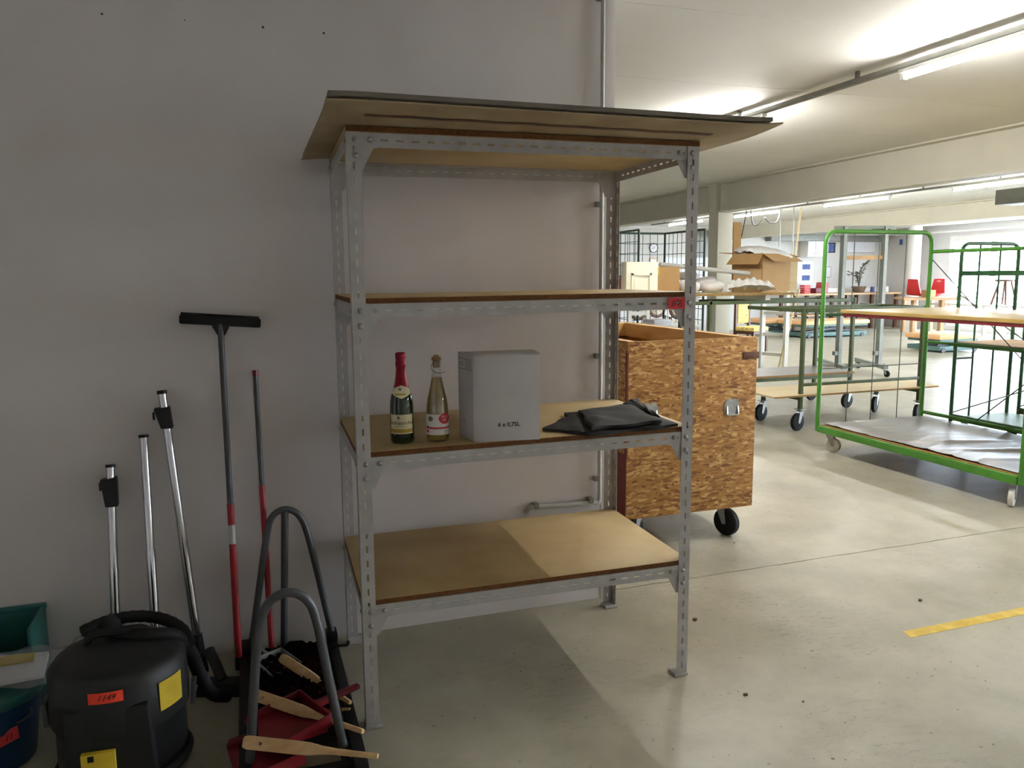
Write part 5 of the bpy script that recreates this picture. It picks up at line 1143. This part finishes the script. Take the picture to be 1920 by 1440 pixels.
# low lifting tables with orange mats
def low_table(px0, px1, py, label, ry, zz=.36):
    A_ = onz(px0, py, 0); B_ = onz(px1, py, 0); L_x = abs(B_.x - A_.x); cx_ = (A_.x + B_.x) / 2; cy_ = (A_.y + B_.y) / 2 + ry / 2
    o_ = thing('lift_table', label, 'lift table', (cx_, cy_, 0), 0, 'low lift tables with orange mats')
    build('base', MB().box(cx_ - L_x / 2, cx_ + L_x / 2, cy_ - ry / 2, cy_ + ry / 2, .03, .12), M_DTEAL, o_, bevel=.01)
    build('scissor', MB().bar((cx_ - L_x * .4, cy_ - ry * .3, .12), (cx_ + L_x * .4, cy_ - ry * .3, zz - .08), .04, .05).bar((cx_ + L_x * .4, cy_ - ry * .26, .12), (cx_ - L_x * .4, cy_ - ry * .26, zz - .08), .04, .05), M_DKGREY, o_)
    build('platform', MB().box(cx_ - L_x / 2, cx_ + L_x / 2, cy_ - ry / 2, cy_ + ry / 2, zz - .10, zz - .05), M_DTEAL, o_, bevel=.008)
    build('mat', MB().box(cx_ - L_x / 2 - .05, cx_ + L_x / 2 + .05, cy_ - ry / 2 - .03, cy_ + ry / 2 + .03, zz - .05, zz + .05), M_ORANGE, o_, bevel=.03)
    for sx in (-1, 1): build('wheel', MB().lathe([(.05, -.02), (.05, .02)], (cx_ + sx * L_x * .42, cy_ - ry / 2, .05), 14, 'y'), M_DKGREY, o_)
low_table(1485, 1650, 632, 'low lift table with thick orange mat standing before the far workbench', .9)
low_table(1425, 1500, 629, 'low lift table with orange mat partly hidden behind the white trolley', .9)
low_table(1745, 1850, 660, 'low teal lift table standing beyond the dark green cart', .8, .30)
# wooden table with red chairs upside on it
P = onz(1710, 626); Q = onz(1762, 626); 
tt = thing('wooden_table', 'pale wooden table carrying red plastic chairs near the windows', 'table', ((P.x + Q.x) / 2, P.y, 0))
zt2 = upz(1730, 560, P)
build('top', MB().bar(P + Vector((-.2, .3, zt2)), Q + Vector((.35, -.1, zt2)), .9, .06), M_PALLET, tt)
for S in (P, Q, P + Vector((.4, .7, 0)), Q + Vector((.4, .7, 0))): build('leg', MB().box(S.x - .05, S.x + .05, S.y - .05, S.y + .05, 0, zt2 - .03), M_PALLET, tt)
build('apron', MB().bar(P + Vector((0, 0, .35)), Q + Vector((0, 0, .35)), .05, .1), M_PALLET, tt)
def red_chair(px, py, label, rot):
    c_ = ony(px, py, P.y + .15); c_.z = zt2 + .03
    r_ = thing('plastic_chair', label, 'chair', c_, rot, 'red plastic chairs on the wooden table')
    build('shell_seat', MB().hexa([(-.2, -.2, .02), (.2, -.2, .02), (.2, .2, .06), (-.2, .2, .06)], [(-.22, -.22, .06), (.22, -.22, .06), (.2, .2, .10), (-.2, .2, .10)]), M_RED2, r_, local=True, bevel=.02)
    build('backrest', MB().hexa([(-.2, .16, .08), (.2, .16, .08), (.2, .22, .08), (-.2, .22, .08)], [(-.14, .24, .46), (.14, .24, .46), (.14, .28, .46), (-.14, .28, .46)]), M_RED2, r_, local=True, bevel=.02)
    build('grip_hole', MB().box(-.05, .05, .225, .236, .36, .41), M_PAPER, r_, local=True)
red_chair(1722, 556, 'red plastic chair on the wooden table, beside the round column', R(100))
red_chair(1750, 556, 'red plastic chair at the window end of the wooden table', R(-75))
build('cardboard_box', MB().box(*(lambda c: (c.x - .14, c.x + .14, c.y - .55, c.y - .37, zt2 + .032, zt2 + .22))(ony(1713, 556, P.y + .15))), M_CARD, None, bevel=.005, label='small tan carton beside the red chairs on the wooden table', cat='box')
# window bench with a wooden stool on top
P = onx(1850, 600, 16.6); zbn = onx(1880, 572, 16.6).z
bn = thing('window_bench', 'white bench table in front of the bright windows', 'bench', (16.7, 11.2, 0))
build('top', MB().box(16.4, 17.2, 9.6, 12.6, zbn - .05, zbn), M_WHITE, bn)
for Y_ in (9.8, 11.1, 12.4):
    for X_ in (16.47, 17.1): build('leg', MB().box(X_ - .04, X_ + .04, Y_ - .04, Y_ + .04, 0, zbn - .05), M_WHITE, bn)
c_ = onx(1882, 570, 16.75); sth = onx(1882, 524, 16.75).z - zbn
sl = thing('wooden_stool', 'round dark wooden stool standing on the white window bench', 'stool', (16.75, c_.y, zbn))
build('seat', MB().lathe([(0, zbn + sth - .05), (.2, zbn + sth - .05), (.22, zbn + sth - .03), (.22, zbn + sth), (0, zbn + sth)], (16.75, c_.y, 0), 24), M_BROWN, sl)
for k in range(4):
    an = R(45 + 90 * k); build('leg', MB().tube([(16.75 + .12 * math.cos(an), c_.y + .12 * math.sin(an), zbn + sth - .05), (16.75 + .25 * math.cos(an), c_.y + .27 * math.sin(an), zbn)], .022, 8), M_BROWN, sl)
# chairs by the column
def side_chair(px, Y, label, fab, rnd_back=False, z_top=1.0, wd=.46, rot=0.0):
    c_ = ony(px, 600, Y)
    r_ = thing('upholstered_chair', label, 'chair', (c_.x, Y, 0), rot, 'upholstered chairs in the hall')
    build('seat', MB().box(-wd / 2, wd / 2, -.45, 0, .42, .50), fab, r_, local=True, bevel=.02)
    build('seat_rail', MB().box(-wd / 2, wd / 2, -.45, 0, .36, .42), M_BROWN, r_, local=True)
    if rnd_back:
        build('back_frame', MB().lathe([(.215, 0), (.24, .02), (.215, .05), (.165, .05), (.165, 0)], (0, 0, .78), 24, 'y'), M_BROWN, r_, local=True)
        build('back_pad', MB().lathe([(0, -.035), (.12, -.03), (.17, -.005), (.17, .03), (0, .04)], (0, 0, .78), 24, 'y'), fab, r_, local=True)
    else:
        build('back_pad', MB().box(-wd / 2 + .07, wd / 2 - .07, -.03, .03, .56, z_top - .06), fab, r_, local=True, bevel=.02)
        build('back_rail', MB().box(-wd / 2, wd / 2, -.025, .03, z_top - .06, z_top), M_BROWN, r_, local=True)
    for sx in (-1, 1):
        build('leg', MB().box(sx * (wd / 2 - .025) - .025, sx * (wd / 2 - .025) + .025, -.02, .03, 0, (.6 if rnd_back else z_top)), M_BROWN, r_, local=True)
        build('leg', MB().box(sx * (wd / 2 - .03) - .025, sx * (wd / 2 - .03) + .025, -.44, -.39, 0, .42), M_BROWN, r_, local=True)
side_chair(1392, 10.4, 'dark wooden chair with yellow floral upholstery beside the cream column', M_FLORAL, False, 1.06, .5, R(20))
side_chair(1197, 12.4, 'round-back chair with grey floral pad behind the white shelf frame', M_FLORG, True)
side_chair(1232, 13.2, 'round-back chair with grey floral pad right of the white shelf frame', M_FLORG, True)
side_chair(1272, 12.4, 'round-back chair with grey floral pad beside the grey steel rack post', M_FLORG, True)
# white shelf frame and stacked boards behind the crate
a = ony(1180, 600, 6.5); b = ony(1214, 600, 6.5)
ws = thing('white_stand', 'small white open stand behind the chipboard crate', 'stand', ((a.x + b.x) / 2, 6.5, 0))
for X_ in (a.x, b.x): build('post', MB().box(X_ - .025, X_ + .025, 6.48, 6.53, 0, 1.22), M_WHITE, ws)
for z_ in (.5, 1.02): build('rail', MB().box(a.x, b.x, 6.485, 6.525, z_ - .025, z_ + .025), M_WHITE, ws)
a = ony(1222, 612, 5.6); b = ony(1312, 612, 5.6)
wtb = thing('white_table', 'white table with stacked folded sheets behind the chipboard crate', 'table', ((a.x + b.x) / 2, 5.9, 0)); ztb = a.z
build('top', MB().box(a.x, b.x, 5.6, 6.2, ztb - .03, ztb), M_WHITE, wtb)
for X_ in (a.x + .04, b.x - .04):
    for Y_ in (5.65, 6.15): build('leg', MB().box(X_ - .025, X_ + .025, Y_ - .025, Y_ + .025, 0, ztb - .03), M_WHITE, wtb)
for k, (px0, px1, lab) in enumerate(((1226, 1262, 'lowest white folded sheet in the stack on the white table'), (1228, 1264, 'white folded sheet second in the stack on the white table'), (1227, 1260, 'topmost white folded sheet in the stack on the white table'))):
    a1_ = ony(px0, 606, 5.65).x; b1_ = ony(px1, 606, 5.65).x
    build('folded_sheet', MB().box(a1_, b1_, 5.66, 5.98, ztb + k * .026, ztb + k * .026 + .024), M_PAPER, None, bevel=.006, label=lab, cat='folded sheet', group='white sheets stacked on the table')
# hanging cables and hoses under the far lamp rail
for k, (pts, m_, r_, lab) in enumerate((([(1463, 399), (1462, 440), (1461, 462)], M_PIPEG, .014, 'grey hanging hose ending behind the open carton'),
                                        ([(1489, 385), (1487, 440), (1486, 470), (1481, 484)], M_PIPEG, .014, 'grey hanging hose with hooked end right of the open carton'),
                                        ([(1503, 383), (1496, 440), (1489, 500), (1484, 560)], M_PLY, .016, 'pale hanging tube right of the hooked hose'),
                                        ([(1401, 410), (1391, 440), (1380, 470)], M_BLKRUB, .008, 'thin black cable slanting down beside the cream column'))):
    pp = [ony(x, y, 8.9) for x, y in pts]; pp[0].z = ZC - .05
    build('hanging_cable', MB().tube(smoothpath(pp), r_, 8), m_, None, label=lab, cat='cable', group='cables hanging behind the beam')
lp_ = [ony(x, y, 9.4) for x, y in ((1407, 402), (1411, 418), (1420, 421), (1429, 413), (1434, 408), (1439, 414), (1448, 418), (1458, 413), (1464, 398))]
lp_[0].z = lp_[-1].z = ZC - .02
build('hanging_cable', MB().tube(smoothpath(lp_), .012, 8), M_DKGREY, None, label='grey cable sagging in two loops below the ceiling lamp', cat='cable', group='cables hanging behind the beam')
# pipes and heater box near the ceiling by the windows
a = onx(1878, 360, 8.5)
hb = thing('ceiling_heater', 'grey box heater hung from the ceiling behind the beam', 'heater', (a.x, a.y, a.z))
build('housing', MB().box(8.4, 8.75, a.y - 1.3, a.y, a.z - .16, a.z + .02), M_TRACK, hb, bevel=.01)
build('hanger', MB().box(8.55, 8.58, a.y - .3, a.y - .27, a.z + .02, ZC), M_TRACK, hb)
build('hanger', MB().box(8.55, 8.58, a.y - 1.1, a.y - 1.07, a.z + .02, ZC), M_TRACK, hb)
wv = thing('curtain_rail', 'white rail running below the ceiling along the window wall', 'rail', (17.3, 8, 2.6))
build('rail', MB().box(17.42, 17.5, -6, 15.4, 2.60, 2.64), M_WHITE, wv)
for Y_ in (2, 5, 8, 11, 14): build('hanger', MB().box(17.45, 17.47, Y_ - .01, Y_ + .01, 2.64, ZC), M_WHITE, wv)

# wall cabinets and a ledge on the far wall
a = ony(1498, 482, YB); b = ony(1529, 453, YB)
wc = thing('wall_cabinet', 'white double-door wall cabinet on the far wall above the notice', 'cabinet', ((a.x + b.x) / 2, YB - .2, a.z))
build('body', MB().box(a.x, b.x, YB - .33, YB - .001, a.z, b.z), M_WHITE, wc, bevel=.004)
for k in range(2):
    d_ = build('door', MB().box(a.x + .008 + (b.x - a.x) / 2 * k, a.x - .008 + (b.x - a.x) / 2 * (k + 1), YB - .352, YB - .331, a.z + .008, b.z - .008), M_PAPER, wc, bevel=.003)
    xk = (a.x + b.x) / 2 + (-.04 if k == 0 else .04); build('knob', MB().lathe([(.012, 0), (.014, -.015), (0, -.02)], (xk, YB - .352, a.z + .1), 10, 'y'), M_ZINC, d_)
a = ony(1440, 452, YB - .1); b = ony(1660, 440, YB - .1)
build('wall_duct', MB().box(a.x, b.x, YB - .25, YB - .002, a.z, a.z + .17), M_TRACK, None, bevel=.005, label='long grey duct running along the top of the far wall', cat='duct')
for k, (x0, y0, x1, y1, lab) in enumerate(((1546, 500, 1556, 520, 'small dark notice on the far wall beside the bright green cart post'), (1572, 510, 1580, 528, 'dark box on the far wall left of the plant'), (1666, 465, 1673, 540, 'grey cable trunk running down the far wall'))):
    on_back('wall_box', lab, 'wall box', x0, y0, x1, y1, (M_GREYTXT, M_BLKPL, M_GREYTXT)[k], YB, .05, (('cover', .1, .05, .9, .95, (M_PAPER, M_BROWN, M_DKGREY)[k]),))
